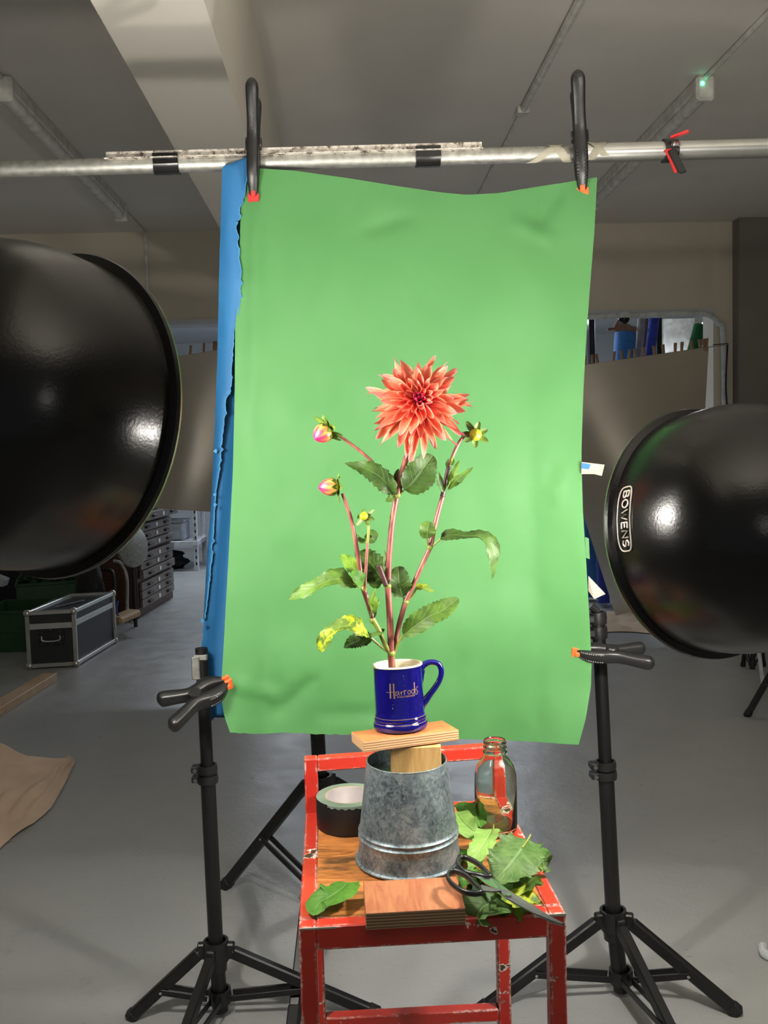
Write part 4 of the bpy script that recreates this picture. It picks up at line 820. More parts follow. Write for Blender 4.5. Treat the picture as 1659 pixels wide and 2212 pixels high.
pl([(818, 1366, -.002), (826, 1362, 0), (831, 1358, 0)], 5, TOC, 'lfd', 29, nt=3)

# flower head
FC = P(905, 866, -.012); fn = V((-.05, -.955, .27)).normalized(); e1 = V((1, 0, 0)); e1 = (e1 - fn * e1.dot(fn)).normalized(); e2 = fn.cross(e1); 
if e2.z < 0: e2 = -e2
HD = MB().ball(FC - fn * .004, .013, 14, 8, (1, 1, 1)).build('flower_head', 'pin', DP, label='large coral and pink dahlia bloom')
FPX2 = PY / 2000 * .99
def petal(ang, L, el, hw, mat, cup=.5, curl=.2, tw=0.0, r0_=.006, n=12, seed=0, bend=0.0, tipb=0.0):
    rs = random.Random(seed); d = e1 * math.cos(ang) + e2 * math.sin(ang); sd0 = -e1 * math.sin(ang) + e2 * math.cos(ang); rows = []; ce, se = math.cos(el), math.sin(el)
    base = FC + d * r0_ * ce + fn * (r0_ * se - .004 + .010 * max(0, el - .5)); ph = rs.uniform(0, 6); p = V(base); e = el
    for i in range(n + 1):
        v = i / n; e = el - curl * v * v * 1.5 + tipb * max(0, v - .65) * 3; dir_ = (d * math.cos(e) + fn * math.sin(e) + sd0 * (bend * v)).normalized()
        if i: p = p + dir_ * (L / n)
        nn = (fn * math.cos(e) - d * math.sin(e)); tw_ = tw * v * v * v * 1.15; sd = sd0 * math.cos(tw_) + nn * math.sin(tw_); nn = nn * math.cos(tw_) - sd0 * math.sin(tw_)
        w_ = hw * (.42 + .58 * math.sin(min(1, v / .66) * PI / 2)) * (1 if v < .66 else max(.02, math.cos((v - .66) / .34 * PI / 2) ** .62))
        cp = cup * (1.1 - .75 * v) + .12 * math.sin(v * 9 + ph)
        rows.append([p + sd * (u * w_ * (1 - .25 * cp * abs(u))) + nn * (w_ * (cp * u * u + .06 * math.sin(v * 14 + ph + u * 2) * abs(u))) for u in (1, .7, .35, 0, -.35, -.7, -1)])
    return MB().grid(rows).build('petal', mat, HD, ang=180)
fr_ = random.Random(21)
tips = [(116, 102), (99, 84), (82, 106), (63, 95), (50, 96), (42, 101), (27, 74), (15, 72), (4, 112), (-5, 105), (-16, 113), (-26, 92), (-35, 110), (-46, 118), (-62, 122), (-73, 104), (-83, 122), (-91, 128), (-101, 132), (-109, 108), (-115, 124), (-128, 126), (-138, 108), (-148, 124), (-158, 104), (-168, 98), (178, 92), (169, 112), (155, 104), (146, 84), (142, 100), (128, 86)]
k = 0
for a_, l_ in tips:
    k += 1; L = l_ * FPX2 * (1.02 + .1 * math.sin(math.radians(a_))  * (1 if a_ > 0 else .2)) - .004; rise = fr_.uniform(-.10, .10)
    petal(math.radians(a_), L * 1.02, rise, fr_.uniform(.0060, .0076), 'pout', fr_.uniform(.35, .8), fr_.uniform(.0, .3), fr_.choice((-1, 1)) * fr_.uniform(.3, 2.1), .008, 16, k, fr_.uniform(-.5, .5), fr_.uniform(-.7, .9))
def ring(n, L0, L1, el0, el1, hw, mat, off, cup, curl, tw, r0_, bend=.15, tb=.5):
    global k
    for i in range(n):
        k += 1; a_ = 2 * PI * (i + off) / n + fr_.uniform(-.09, .09); dn = 1 + .10 * -math.sin(a_)
        petal(a_, fr_.uniform(L0, L1) * dn, fr_.uniform(el0, el1), hw * fr_.uniform(.85, 1.15), mat, fr_.uniform(*cup), fr_.uniform(*curl), fr_.choice((-1, 1)) * fr_.uniform(*tw), r0_, 12, k, fr_.uniform(-bend, bend), fr_.uniform(-.2, tb))
ring(17, .058, .070, .12, .28, .0080, 'pout', .3, (.4, .8), (.1, .4), (.2, 1.6), .008, .25, .8)
ring(17, .048, .058, .32, .48, .0078, 'pout', .0, (.5, .9), (.15, .45), (.2, 1.5), .007, .25, .8)
ring(16, .035, .044, .50, .70, .0068, 'pmid', .5, (.6, 1.1), (.15, .45), (.2, 1.3), .006, .25, .9)
ring(14, .025, .031, .72, .92, .0054, 'pmid', .2, (.9, 1.3), (.1, .3), (.1, .9), .005, .3, 1.3)
ring(14, .017, .020, .98, 1.12, .0040, 'pin', .6, (1, 1.4), (-.2, .1), (0, .3), .004, .25, 1.6)
ring(12, .0125, .015, 1.15, 1.3, .0030, 'pin', .1, (1.1, 1.5), (-.6, -.2), (0, .3), .0028, .3, 1.8)
ring(7, .011, .013, 1.35, 1.5, .0024, 'pin', .4, (1.1, 1.5), (-1.0, -.4), (0, .3), .001, .3, 1.8)
for j in range(6): petal(fr_.uniform(0, 6.28), .013, fr_.uniform(1.1, 1.5), .0028, 'pin', 1.5, -.8, 0, .0045, 10, 500 + j, .3, 2.0)
pl([(838, 932, .01), (833, 938, .01), (831, 946, .01)], 3, TOC, 'lfd', 55, nt=2, serr=0)

# ------------------------------------------------------------------ loose leaves and scissors on the stool
def loose(label, mids, hw, mat, seed, nrm=(0, 0, 1), stalk=None, pxw=1.40 / 2000, **k):
    mid = [onz(x, y, z) for x, y, z in mids]; t = thing('loose_leaf', label, 'leaf', mid[0], 'cut leaves lying on the stool'); leaf(mid, hw * pxw, nrm, seed=seed, **k).build('blade', mat, t, ang=180)
    if stalk: MB().tube([onz(*s_) for s_ in stalk], .0014, 8, n=3).build('stalk', 'stemg', t)
Z0 = ZS
loose('single fresh green leaf lying alone at the left front of the seat', [(752, 1905, Z0 + .010), (738, 1920, Z0 + .016), (715, 1935, Z0 + .018), (690, 1950, Z0 + .012), (676, 1978, Z0 + .006)], 40, 'lfp', 31, (-.1, -.25, 1), bx_=.42, tip=.6, nt=9, serr=.12, wave=.12, fold=.12)
loose('mid green leaf standing behind the pile beside the bucket', [(1040, 1790, Z0 + .02), (1030, 1765, Z0 + .03), (1010, 1748, Z0 + .03), (985, 1738, Z0 + .02)], 30, 'lfp', 32, (0, -.5, 1), bx_=.4, tip=.5, wave=.15, nt=6)
loose('pale leaf underside with dark veins between bucket and bottle', [(1042, 1805, Z0 + .025), (1020, 1795, Z0 + .035), (998, 1775, Z0 + .04), (985, 1755, Z0 + .035)], 32, 'lfpale', 34, (0, -.6, 1), bx_=.4, tip=.45, wave=.15, nt=4, serr=.06)
loose('pale yellow ribbed leaf underside in front of the bottle', [(1065, 1790, Z0 + .035), (1050, 1815, Z0 + .04), (1035, 1840, Z0 + .035), (1015, 1880, Z0 + .015)], 32, 'lfpale', 35, (-.3, -.5, 1), bx_=.4, tip=.6, wave=.22, stalk=[(1066, 1782, Z0 + .036), (1064, 1800, Z0 + .038), (1056, 1815, Z0 + .04)])
loose('bright green leaf edge showing under the pale ribbed leaf', [(1040, 1870, Z0 + .012), (1020, 1855, Z0 + .014), (1000, 1835, Z0 + .012)], 24, 'lfp', 36, nt=5)
loose('large crinkled blue green leaf on top of the pile with reddish stalk', [(1142, 1812, Z0 + .052), (1115, 1850, Z0 + .052), (1090, 1880, Z0 + .046), (1066, 1902, Z0 + .036)], 58, 'lfgrey', 37, (0, -.35, 1), bx_=.38, tip=.42, n=60, nt=13, serr=.16, wave=.2, ru=.05, fold=.06, stalk=[(1146, 1803, Z0 + .058), (1140, 1815, Z0 + .054), (1128, 1832, Z0 + .053)])
loose('curled green leaf at the right back of the pile over the rail', [(1148, 1822, Z0 + .03), (1158, 1835, Z0 + .03), (1172, 1842, Z0 + .025), (1182, 1834, Z0 + .024)], 22, 'lfp', 38, (0, -.6, 1), nt=5)
loose('ruffled grey green leaf hanging over the right rail of the seat', [(1145, 1845, Z0 + .02), (1165, 1855, Z0 + .022), (1178, 1870, Z0 + .016), (1192, 1886, Z0 + .004)], 24, 'lfgrey', 39, (0, -.4, 1), wave=.5, ru=.15, nt=8, serr=.3)
loose('jagged lime green leaf at the right of the pile under the large one', [(1130, 1885, Z0 + .02), (1150, 1875, Z0 + .02), (1168, 1866, Z0 + .018)], 26, 'lfyy', 40, wave=.4, nt=7, serr=.35)
loose('dark toothed leaf at the right of the pile above the bare wood', [(1090, 1935, Z0 + .012), (1115, 1925, Z0 + .018), (1135, 1912, Z0 + .016), (1158, 1893, Z0 + .012)], 42, 'lf', 41, nt=9, serr=.25, wave=.2)
loose('toothed green leaf with yellow specks beside the scissor blades', [(1085, 1925, Z0 + .02), (1110, 1935, Z0 + .022), (1135, 1945, Z0 + .018), (1170, 1952, Z0 + .010)], 46, 'lfy', 42, nt=9, serr=.22, wave=.2, bx_=.4, tip=.5)
loose('pale leaf scrap under the scissor pivot', [(1070, 1910, Z0 + .016), (1090, 1920, Z0 + .02), (1108, 1935, Z0 + .016)], 24, 'lfpale', 43, nt=5)
loose('broad green leaf in front of the block end below the scissors', [(1082, 1935, Z0 + .020), (1060, 1950, Z0 + .020), (1040, 1962, Z0 + .012), (1026, 1990, Z0 - .006)], 52, 'lfgrey', 44, (0, -.4, 1), nt=8, serr=.2, wave=.25, bx_=.4, tip=.5)
loose('narrow leaf tip drooping over the front rail beside the plywood block', [(1025, 1952, Z0 + .010), (1016, 1965, Z0 + .002), (1008, 1985, Z0 - .012), (1000, 2004, Z0 - .022)], 22, 'lf', 45, (0, -1, .6), nt=4, serr=.3, wave=.3)
loose('green leaf in the shade under the scissor handles', [(1040, 1880, Z0 + .014), (1020, 1895, Z0 + .018), (1000, 1915, Z0 + .014), (985, 1925, Z0 + .008)], 28, 'lfp', 46, nt=6, wave=.3)
loose('dark green leaf filling the gap between the handles and the block', [(1060, 1900, Z0 + .010), (1040, 1920, Z0 + .010), (1020, 1935, Z0 + .008), (1005, 1945, Z0 + .006)], 34, 'lfd', 47, nt=8, wave=.2)
loose('yellow green pointed leaf tip hanging over the front rail under the blades', [(1110, 1960, Z0 + .008), (1128, 1972, Z0 + .002), (1136, 1985, Z0 - .010), (1134, 2007, Z0 - .020)], 20, 'lfyy', 48, (0, -1, .6), nt=4, serr=.35, wave=.3)
loose('small yellow striped leaf fold below the scissor pivot', [(1082, 1950, Z0 + .012), (1086, 1965, Z0 + .006), (1094, 1976, Z0 - .002)], 16, 'lfy', 49, (0, -.7, 1), nt=4, serr=.2)
loose('dark leaf underneath the pile at the front rail', [(1060, 1965, Z0 + .006), (1085, 1972, Z0 + .006), (1110, 1975, Z0 + .004)], 18, 'lfd', 50, nt=6, serr=.25, wave=.3)

SC = thing('scissors', 'pair of steel scissors with black handles lying across block and leaves', 'scissors', onz(1098, 1938, Z0 + .03))
def zc(px): return Z0 + .046 - .012 * max(0, (px - 1090)) / 120     # blades drop towards the tips
def sp_(x, y, dz=0): return onz(x, y, zc(x) + dz)
def crop(x, y): return 940 + x / 5.53, 1700 + y / 5.53
def loopm(pts, r_): return MB().tube([sp_(*crop(x, y)) for x, y in pts], r_, 10, closed=True, flat=1.5, up=(0, 0, 1))
up_ = cr([(275, 900), (300, 850), (370, 845), (450, 880), (530, 930), (590, 990), (640, 1050), (660, 1075), (600, 1075), (520, 1055), (420, 1035), (340, 1005), (290, 955), (275, 900)], 4)[:-1]
lo_ = cr([(150, 1060), (180, 1010), (240, 1005), (320, 1035), (390, 1080), (440, 1130), (490, 1190), (545, 1240), (540, 1265), (470, 1275), (380, 1262), (290, 1225), (200, 1160), (158, 1100), (150, 1060)], 4)[:-1]
ug = loopm(up_, .0029).build('upper_handle', 'grip', SC, ang=80); lg_ = loopm(lo_, .0029).build('lower_handle', 'grip', SC, ang=80)
MB().poly([sp_(*crop(x, y), -.002) for x, y in ((570, 985), (625, 1020), (672, 1082), (600, 1080), (575, 1040))], (0, 0, .004)).build('grip_root', 'grip', ug); MB().poly([sp_(*crop(x, y), -.002) for x, y in ((455, 1150), (520, 1185), (560, 1245), (520, 1270), (440, 1265), (450, 1210))], (0, 0, .004)).build('grip_root', 'grip', lg_)
MB().poly([sp_(*crop(x, y), -.0012) for x, y in ((405, 1045), (480, 1060), (660, 1085), (720, 1150), (790, 1235), (870, 1300), (980, 1400), (1190, 1530), (1400, 1630), (1520, 1665), (1500, 1640), (1200, 1480), (1000, 1345), (860, 1245), (800, 1230), (700, 1215), (600, 1160), (520, 1105))], (0, 0, .0016)).build('back_blade', 'chrome', SC, smooth=False)
MB().poly([sp_(*crop(x, y), .0012) for x, y in ((545, 1180), (620, 1200), (700, 1225), (810, 1240), (880, 1250), (1000, 1325), (1200, 1450), (1380, 1560), (1535, 1640), (1510, 1652), (1370, 1600), (1180, 1520), (980, 1415), (860, 1345), (800, 1290), (790, 1255), (680, 1262), (560, 1252))], (0, 0, .0018)).build('front_blade', 'bladem', SC, smooth=False)
MB().lathe([(0, .0022), (.0035, .0018), (.0046, 0), (.0046, -.002)], sp_(*crop(872, 1298), .0036), seg=18).build('pivot_screw', 'chrome', SC)

# ------------------------------------------------------------------ back-left: case, cabinet, clutter
a_, b_, c_ = onz(65, 1446, 0), onz(165, 1440, 0), onz(248, 1389, 0); exc = V((1, 0.02, 0)).normalized(); W = (b_ - a_).length
eyc = (c_ - b_).normalized(); Lc = (c_ - b_).length; exc = (b_ - a_).normalized(); hz = at(165, 1320, b_.y).z; O = a_
FCs = thing('flight_case', 'black flight case with aluminium edges standing on the floor at left', 'case', O + exc * W / 2 + eyc * Lc / 2)
def cp(x, y, z): return O + exc * (W * x) + eyc * (Lc * y) + V((0, 0, hz * z))
Rc = Matrix((exc, V((-exc.y, exc.x, 0)), V((0, 0, 1)))).transposed()
mb = MB(); vs = [cp(x, y, z) for z in (.04, .985) for x, y in ((.01, .005), (.99, .005), (.99, .995), (.01, .995))]; mb.add(vs, [(0, 3, 2, 1), (4, 5, 6, 7), (0, 1, 5, 4), (1, 2, 6, 5), (2, 3, 7, 6), (3, 0, 4, 7)]); mb.build('body', 'case', FCs, smooth=False)
def edge_(p, q_, w_=.026): MB().bar(cp(*p), cp(*q_), w_, w_, ch=.003).build('edge_trim', 'alu', FCs)
for p, q_ in (((0, 0, .06), (1, 0, .06)), ((1, 0, .06), (1, 1, .06)), ((0, 0, 1), (1, 0, 1)), ((1, 0, 1), (1, 1, 1)), ((0, 1, 1), (1, 1, 1)), ((0, 0, 1), (0, 1, 1)), ((0, 0, .06), (0, 0, 1)), ((1, 0, .06), (1, 0, 1)), ((1, 1, .06), (1, 1, 1))): edge_(p, q_, .024)
MB().bar(cp(0, -.003, .76), cp(1, -.003, .76), .008, .034, up=(0, 0, 1)).build('lid_trim', 'alu', FCs); MB().bar(cp(1.004, 0, .78), cp(1.004, 1, .78), .008, .034).build('lid_trim', 'alu', FCs)
for p in ((0, 0, .06), (1, 0, .06), (1, 1, .06), (0, 0, 1), (1, 0, 1), (1, 1, 1)): MB().ball(cp(*p), .023, 12, 8).build('corner_ball', 'alu', FCs)
hd = MB().box(cp(.5, -.006, .56), (.15, .006, .10), Rc, .002).build('handle_plate', 'blackm', FCs)
for i in range(8): MB().ball(cp(.5, -.014, .56) + exc * (.07 * math.cos(i * PI / 4)) + V((0, 0, .045 * math.sin(i * PI / 4))), .004, 6, 4).build('rivet', 'chrome', hd)
MB().tube([cp(.5, -.02, .56) + exc * x + V((0, 0, z)) for x, z in ((-.05, .01), (-.045, -.02), (.045, -.02), (.05, .01))], .006, 8, n=3).build('handle_bar', 'chrome', hd)
q = MB()
for i in range(9): q.box(cp(.35 + .035 * i, .32 + .035 * i, 1.0) + V((0, 0, .001)), (.022, .05, .002), Rc)
q.build('worn_sticker', 'aluold', FCs, smooth=False)
MB().box(cp(1.02, 1.0, .18), (.02, .03, .09), Rc, .003).build('latch', 'chrome', FCs)
# plan chest
A0, B0 = onz(303, 1336, 0), onz(376, 1291, 0); dd = (B0 - A0).normalized(); nn = V((dd.y, -dd.x, 0)); Lk = (B0 - A0).length
CH = thing('plan_chest', 'tall dark brown chest of shallow drawers with white label holders', 'cabinet', A0 + dd * Lk / 2 - nn * .28)
HCh = 1.22; MB().box(A0 + dd * Lk / 2 - nn * .29 + V((0, 0, HCh / 2)), (Lk + .02, .56, HCh), Matrix((dd, -nn, V((0, 0, 1)))).transposed(), .004).build('carcass', 'brown', CH, smooth=False)
Rk = Matrix((dd, nn, V((0, 0, 1)))).transposed(); rk = random.Random(2); zz = .07
for i in range(15):
    if i in (3, 6, 9, 12): zz += .022
    out = rk.choice((0, 0, .01, .012, .04 if i in (8, 9) else 0)); c = A0 + dd * Lk / 2 + nn * (.004 + out) + V((0, 0, zz + .032))
    dw = MB().box(c, (Lk * .93, .022 + out, .062), Rk, .003).build('drawer', 'drawer', CH)
    for s_ in (-.27, .27): MB().bar(c + dd * (Lk * s_ - .05) + nn * (.02 + out / 2), c + dd * (Lk * s_ + .05) + nn * (.02 + out / 2), .022, .018, ch=.004).build('drawer_pull', 'pull', dw)
    MB().box(c + nn * (.014 + out / 2), (.045, .004, .03), Rk).build('label_holder', 'paperw', dw)
    zz += .068
# round metal disc leaning by the chest
c = at(288, 1180, 6.75); t = thing('metal_disc', 'round grey metal disc leaning against the chest, half hidden by the dish', 'disc', V((c.x, c.y, c.z - .15)))
MB().lathe([(0, .01), (.13, .01), (.15, .0), (.155, -.015), (.14, -.02), (0, -.02)], c, (.85, -.5, .1), 32).build('plate', 'aluold', t); MB().tube([V((c.x - .02, c.y + .05, 0)), V((c.x - .02, c.y + .05, c.z))], .014, 8).build('leg', 'blackm', t)
# trolley
t = thing('hand_trolley', 'black tube hand trolley with a worn wooden base behind the flight case', 'trolley', onz(265, 1350, 0))
ca = onz(262, 1352, 0); cb = onz(296, 1336, 0)
MB().tube([at(213, 1228, 6.9), at(240, 1232, 6.9), at(247, 1260, 6.9), at(247, 1330, 6.9)], .014, 8, n=4).build('frame_tube', 'blackm', t); MB().tube([at(245, 1212, 6.7), at(262, 1218, 6.7), at(274, 1250, 6.7), at(275, 1322, 6.7), at(285, 1345, 6.5)], .013, 8, n=4).build('frame_tube', 'aluold', t)
MB().bar(at(246, 1342, 6.4), at(292, 1322, 6.6), .12, .05, ch=.015).build('base_board', 'plank', t); MB().tube([at(255, 1298, 6.6), at(252, 1320, 6.5), at(262, 1338, 6.4)], .005, 6, n=3).build('blue_strap', 'rolld', t)
for x, y in ((250, 1350), (286, 1342)): c = onz(x, y, .0); MB().lathe([(0, -.015), (.03, -.015), (.035, 0), (.03, .015), (0, .015)], c + V((0, 0, .035)), (1, 0, 0), 14).build('wheel', 'rubber', t)
# green crates
def crate(label, px, pyb, w_, d_, h_c, z0=0, yaw=0, Y=None):
    c = onz(px, pyb, z0) if Y is None else V((at(px, 1300, Y).x, Y, z0)); t = thing('plastic_crate', label, 'crate', c, 'green plastic crates'); Rr = Matrix.Rotation(yaw, 3, 'Z'); th = .012
    for (dx, dy, sx, sy) in ((0, -d_ / 2, w_, th), (0, d_ / 2, w_, th), (-w_ / 2, 0, th, d_), (w_ / 2, 0, th, d_)): MB().box(c + Rr @ V((dx, dy + d_ / 2, h_c / 2)), (sx, sy, h_c), Rr, .003).build('side', 'gcrate', t)
    MB().box(c + Rr @ V((0, d_ / 2, .006)), (w_, d_, .01), Rr).build('bottom', 'gcrate', t)
    for zz_ in (h_c - .012, h_c * .5):
        for (dx, dy, sx, sy) in ((0, -d_ / 2 - .006, w_ + .03, .014), (w_ / 2 + .006, 0, .014, d_ + .03), (-w_ / 2 - .006, 0, .014, d_ + .03)): MB().box(c + Rr @ V((dx, dy + d_ / 2, zz_)), (sx, sy, .02), Rr, .004).build('rim', 'gcrate', t)
    return t, c
crate('dark green plastic crate at the left edge behind the flight case', 8, 1392, .34, .5, .27, Y=6.05)
crate('green crate stacked higher behind the flight case lid', 118, 1360, .5, .34, .36, Y=6.75, yaw=.3)
q = MB(); c = V((at(112, 1300, 6.9).x, 6.9, .38))
for k in range(70): a0_ = V((R.uniform(-.2, .2), R.uniform(-.12, .12), R.uniform(-.02, .07))); q.box(c + a0_, (.04, .03, .02), Matrix.Rotation(R.uniform(0, 3), 3, 'X') @ Matrix.Rotation(R.uniform(0, 3), 3, 'Y'))
tag(q.build('green_netting', 'gcrate', smooth=False), 'heap of green netting scraps filling the crate behind the case', 'netting', kind='stuff')
def lump(name, label, cat, c, sc, mat, seed, amp=.25):
    q = MB(); q.ball((0, 0, 0), 1, 28, 18)
    for v in q.v: v *= 1 + amp * noise.noise(v * 1.7 + V((seed, 0, 0))) + amp * .4 * noise.noise(v * 4 + V((seed, 3, 0)))
    for v in q.v: v.x *= sc[0]; v.y *= sc[1]; v.z = max(v.z, -.75) * sc[2]; v += V(c) + V((0, 0, sc[2] * .75))
    return tag(q.build(name, mat, ang=180), label, cat)
lump('kit_bag', 'black kit bag in the dark at the left edge above the green crate', 'bag', (at(20, 1300, 7.9).x, 7.9, .0), (.40, .3, .5), 'bag', 3)
lump('kit_bag', 'soft black bag heaped behind the flight case near the trolley', 'bag', (at(196, 1300, 6.4).x, 6.40, .0), (.10, .09, .34), 'bag', 8)
q = MB().box(V((at(8, 1300, 6.5).x, 6.42, .43)), (.12, .1, .06), Matrix.Rotation(.4, 3, 'Y'), .008); tag(q.build('carton', 'poly'), 'small pale carton with a red end lying on the crates at left', 'carton')
q = MB(); pA, pB = onz(-40, 1563, 0), onz(108, 1470, 0); q.bar(pA + V((0, 0, .022)), pB + V((0, 0, .022)), .085, .044, ch=.002); tag(q.build('timber_batten', 'plank', smooth=False), 'rough pale timber batten on the floor at the left edge', 'timber')
# beige cloth at left
rows = []; o1, o2, o3 = onz(162, 1650, 0), onz(-10, 1842, 0), onz(0, 1600, 0)
OUT = [(-10, 1842), (30, 1808), (75, 1778), (110, 1748), (135, 1705), (162, 1648)]; BK = [(-60, 1590), (-10, 1594), (22, 1612), (60, 1632), (108, 1636), (156, 1641)]
for i in range(41):
    u = i / 40; row = []; a1 = OUT[min(int(u * 5), 4)]; a2 = OUT[min(int(u * 5) + 1, 5)]; f = u * 5 - min(int(u * 5), 4); fx, fy = a1[0] + (a2[0] - a1[0]) * f, a1[1] + (a2[1] - a1[1]) * f
    b1_ = BK[min(int(u * 5), 4)]; b2_ = BK[min(int(u * 5) + 1, 5)]; gx, gy = b1_[0] + (b2_[0] - b1_[0]) * f, b1_[1] + (b2_[1] - b1_[1]) * f
    for j in range(31):
        v = j / 30; pA_ = onz(fx, fy, .006); hb_ = .16 * (1 - u) ** .7 + .015; pB_ = onz(gx, gy + 2, hb_); p = pA_.lerp(pB_, v)
        sh = math.sin(PI * min(1, v * 1.1)) * .5
        p.z = .008 + hb_ * (v ** 1.3) * .9 + (.05 * abs(noise.noise(V((u * 2.2 + v * 1.2, v * 5.5 - u * 3, 2)))) * (sh + .2) + .016 * noise.noise(V((u * 6, v * 12, 7))) * sh); row.append(p)
    rows.append(row)
q = MB().grid(rows); back = [[rows[i][30], V((rows[i][30].x - .05, rows[i][30].y + .12, .004))] for i in range(41)]; q.grid(back); tag(q.build('canvas_cloth', 'cloth', ang=180), 'crumpled beige canvas heaped on the floor at the left edge', 'cloth')
rows = []
for i in range(21):
    u = i / 20; rows.append([(lambda p: V((p.x, p.y, .006 + .05 * abs(noise.noise(V((u * 4, v * 4, 3)))) * math.sin(PI * v))))(onz(1262 + 150 * u, 1372 - 45 * v - 6 * math.sin(u * 3), 0)) for v in [j / 12 for j in range(13)]])
tag(MB().grid(rows).build('dust_sheet', 'cloth', ang=180), 'flat beige dust sheet on the floor behind the right stand', 'cloth')

# ------------------------------------------------------------------ grey sheets hung on a wire with pegs
ORD = 'first second third fourth fifth sixth seventh eighth ninth tenth eleventh twelfth thirteenth fourteenth fifteenth sixteenth'.split()
def hung(label, tl, tr_, bl, br, Y, bulge, seed, wire, pegs, grp, peglab):
    rows = []
    for i in range(31):
        v = i / 30; row = []
        for j in range(25):
            u = j / 24; x = (tl[0] * (1 - u) + tr_[0] * u) * (1 - v) + (bl[0] * (1 - u) + br[0] * u) * v; y = (tl[1] * (1 - u) + tr_[1] * u) * (1 - v) + (bl[1] * (1 - u) + br[1] * u) * v
            row.append(at(x, y, Y + bulge * math.sin(PI * u) * (.3 + v) + .05 * v * math.sin(u * 9 + v * 3 + seed) * .6))
        rows.append(row)
    tag(MB().grid(rows).build('grey_sheet', 'sheet', ang=180), label, 'sheet')
    tag(MB().tube([at(*wire[0], Y), at(*wire[1], Y)], .003, 6).build('hanging_wire', 'aluold'), 'thin wire along the top of the %s' % grp[1], 'wire')
    for n_, px in enumerate(pegs):
        u = (px - tl[0]) / (tr_[0] - tl[0]); y = tl[1] + (tr_[1] - tl[1]) * u; p = at(px, y, Y); lean = R.uniform(-.18, .18); t = thing('clothes_peg', peglab % ORD[n_], 'clothes peg', p, grp[0])
        for s_ in (-1, 1): MB().bar(p + V((0, s_ * .004, -.025)), p + V((lean * .07, s_ * .012, .062)), .014, .008, up=(0, 1, 0), ch=.001).build('peg_arm', 'peg', t)
        MB().tube([p + V((-.008, 0, .015)), p + V((.008, 0, .015))], .004, 6).build('spring', 'aluold', t)
hung('grey satin sheet pegged up in the doorway at the left behind the dish', (335, 778), (560, 742), (330, 1098), (560, 1112), 6.42, -.1, 1, ((-500, 908), (620, 733)), (345, 410, 440, 462, 466), ('pegs on the left grey sheet', 'left grey sheet'), '%s wooden peg from the left on the left grey sheet')
hung('large curved grey satin sheet pegged up in the doorway at the right', (1160, 803), (1531, 750), (1330, 1330), (1500, 1290), 6.3, -.35, 3, ((900, 841), (1572, 744)), (1264, 1279, 1292, 1325, 1344, 1358, 1371, 1392, 1415, 1434, 1458, 1472, 1496, 1514, 1520, 1526), ('pegs on the right grey sheet', 'right grey sheet'), '%s wooden peg from the left on the right grey sheet')

# ------------------------------------------------------------------ back room
# white racking
Xp = onz(425, 1233, 0); t = thing('shelf_rack', 'white metal shelf rack standing in the back room behind the chest', 'shelf', (Xp.x - .5, Xp.y + .3, 0))
for dx, dy in ((0, 0), (-1.2, 0), (0, .6), (-1.2, .6)):
    po = MB().bar((Xp.x + dx, Xp.y + dy, 0), (Xp.x + dx, Xp.y + dy, 1.7), .05, .05, ch=.003).build('post', 'white', t)
    for k_ in range(22): MB().box((Xp.x + dx + .006, Xp.y + dy - .027, .08 + k_ * .07), (.014, .004, .03)).build('slot', 'blackm', po) if dx == 0 and dy == 0 else None
for z in (.3, .74, 1.2): MB().box((Xp.x - .6, Xp.y + .3, z), (1.26, .66, .05), ch=.003).build('shelf_board', 'white', t)
for i, (dx, w_, h_b, z, mt, lab) in enumerate(((-.28, .3, .20, .325, 'poly', 'white plastic box on the lower shelf of the back room rack'), (-.62, .26, .14, .325, 'fixt', 'grey box on the lower shelf of the rack, left one'), (-.3, .42, .10, .765, 'poly', 'flat white box on the middle shelf of the rack'))):
    t = thing('storage_box', lab, 'box', (Xp.x + dx, Xp.y + .25, z)); MB().box((Xp.x + dx, Xp.y + .25, z + h_b / 2), (w_, .4, h_b), ch=.02).build('body', mt, t); MB().box((Xp.x + dx, Xp.y + .25, z + h_b + .01), (w_ + .02, .42, .02), ch=.006).build('lid', mt, t)
lump('tarpaulin', 'dark blue sheet bundled at the right end of the back room rack', 'sheet', (Xp.x + .42, Xp.y + .4, 0), (.26, .3, .55), 'rolld', 5)
lump('kit_bag', 'black bag on the floor under the back room rack', 'bag', (Xp.x - .5, Xp.y + .3, .0), (.36, .2, .125), 'bag', 6)
# paper rolls leaning together
def roll(label, x0_, y0_, x1_, y1_, Y, r_px, mat, zfloor=True, dY=.35):
    top = at(x1_, y1_, Y); lo = at(x0_, y0_, Y - .03); d = (top - lo).normalized(); base = lo - d * ((lo.z - .03) / d.z) if zfloor else lo; rr = r_px * Y / 2000
    t = thing('paper_roll', label, 'paper roll', V((base.x, base.y, 0)), 'paper rolls leaning in the back room'); ax = (top - base); L = ax.length
    MB().lathe([(rr * .55, L - .01), (rr * .55, L), (rr, L), (rr, 0), (0, 0)], base, ax.normalized(), 20).build('paper', mat, t, ang=50); MB().lathe([(0, L - .03), (rr * .5, L - .03), (rr * .5, L + .006), (rr * .56, L + .006), (rr * .56, L - .02)], base, ax.normalized(), 20).build('core', 'cardb', t)
roll('wide sky blue paper roll, its cut top above the right grey sheet', 1346, 800, 1351, 720, 8.6, 23, 'rollb'); roll('narrow pale blue roll peeping behind the wide blue one', 1366, 790, 1367, 707, 9.0, 9, 'rollb')
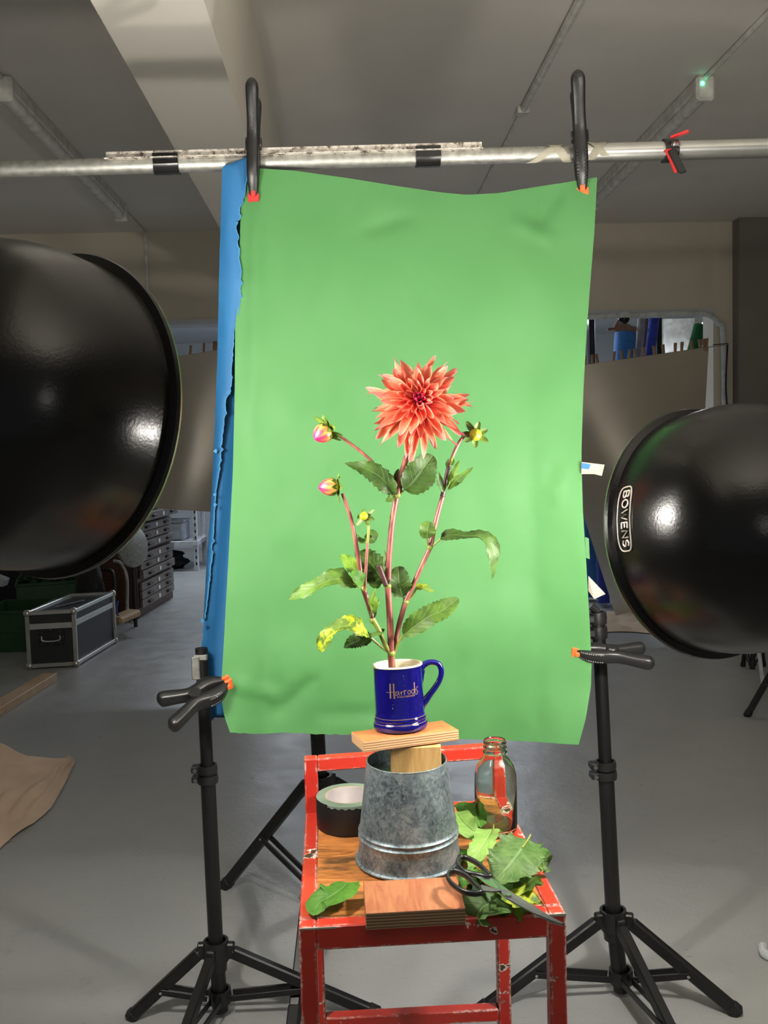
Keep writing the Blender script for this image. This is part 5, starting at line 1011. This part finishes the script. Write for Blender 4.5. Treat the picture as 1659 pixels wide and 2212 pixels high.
roll('off white paper roll next to the blue rolls', 1372, 800, 1386, 690, 8.7, 8, 'rollw'); roll('taupe paper roll between the white and the deep blue', 1386, 800, 1398, 690, 8.8, 8, 'rollt'); roll('deep violet blue paper roll behind the right grey sheet', 1400, 800, 1414, 680, 8.6, 11, 'rolld'); roll('dark green paper roll behind the top right of the grey sheet', 1488, 800, 1512, 703, 8.2, 14, 'rollg')
roll('blue paper roll standing at the lower right edge of the green paper', 1272, 1290, 1278, 1040, 7.3, 16, 'rollb'); roll('dark blue paper roll beside the right reflector', 1304, 1290, 1299, 1110, 7.0, 13, 'rolld')
roll('dark green roll leaning low beside the right reflector rim', 1275, 1290, 1312, 1200, 7.62, 12, 'rollg'); roll('second dark green roll leaning low behind the reflector rim', 1300, 1295, 1325, 1215, 7.1, 12, 'rollg')
for px0, px1, y_, mt, lab, z1 in ((1271, 1284, 9.5, 'blackm', 'black upright post seen left of the blue rolls', 2.7), (1417, 1428, 9.3, 'blackm', 'black upright post seen right of the deep blue roll', 2.7)):
    a = at(px0, 750, y_); b = at(px1, 750, y_); tag(MB().box(((a.x + b.x) / 2, y_, z1 / 2), (b.x - a.x, .06, z1), ch=.004).build('upright_post', mt), lab, 'post')
a = at(1505, 750, 9.0); b = at(1545, 750, 9.0); tag(MB().box(((a.x + b.x) / 2 + .1, 9.0, 1.2), (b.x - a.x + .2, .05, 2.4), Matrix.Rotation(.05, 3, 'Y'), .004).build('black_panel', 'blackm'), 'black board leaning behind the green roll at the doorway edge', 'board')
a = at(1432, 750, 10.2); b = at(1500, 750, 10.2); tag(MB().box(((a.x + b.x) / 2, 10.2, 1.3), (b.x - a.x, .05, 2.6), ch=.004).build('grey_board', 'fixt'), 'pale grey panel standing between black post and green roll', 'board')
tag(MB().box(at(1350, 712, 8.9), (.22, .03, .12), Matrix.Rotation(.5, 3, 'Y'), .003).build('brown_board', 'cardb'), 'brown board scrap sticking up behind the blue roll under the dome', 'board')
tag(MB().bar(at(1312, 712, 8.8), at(1345, 708, 8.8), .025, .025, ch=.003).build('wooden_stick', 'cardb'), 'short brown stick projecting left of the blue roll', 'stick')
t = thing('equipment_rack', 'dark rack with green trays in the gap at the right paper edge', 'rack', (at(1275, 1000, 10.1).x, 10.1, 0))
c = at(1268, 1000, 10.1); MB().box((c.x, 10.25, .8), (.5, .04, 1.6), ch=.004).build('back_panel', 'blackm', t)
for k_, z in enumerate((.2, .42, .62, .80, .95, 1.1, 1.25)): MB().box((c.x, 10.08, z), (.46, .3, .03), ch=.003).build('shelf', 'gcrate' if k_ % 2 else 'white', t)
for sx in (-.24, .24): MB().bar((c.x + sx, 9.95, 0), (c.x + sx, 9.95, 1.6), .03, .03, ch=.003).build('post', 'blackm', t)
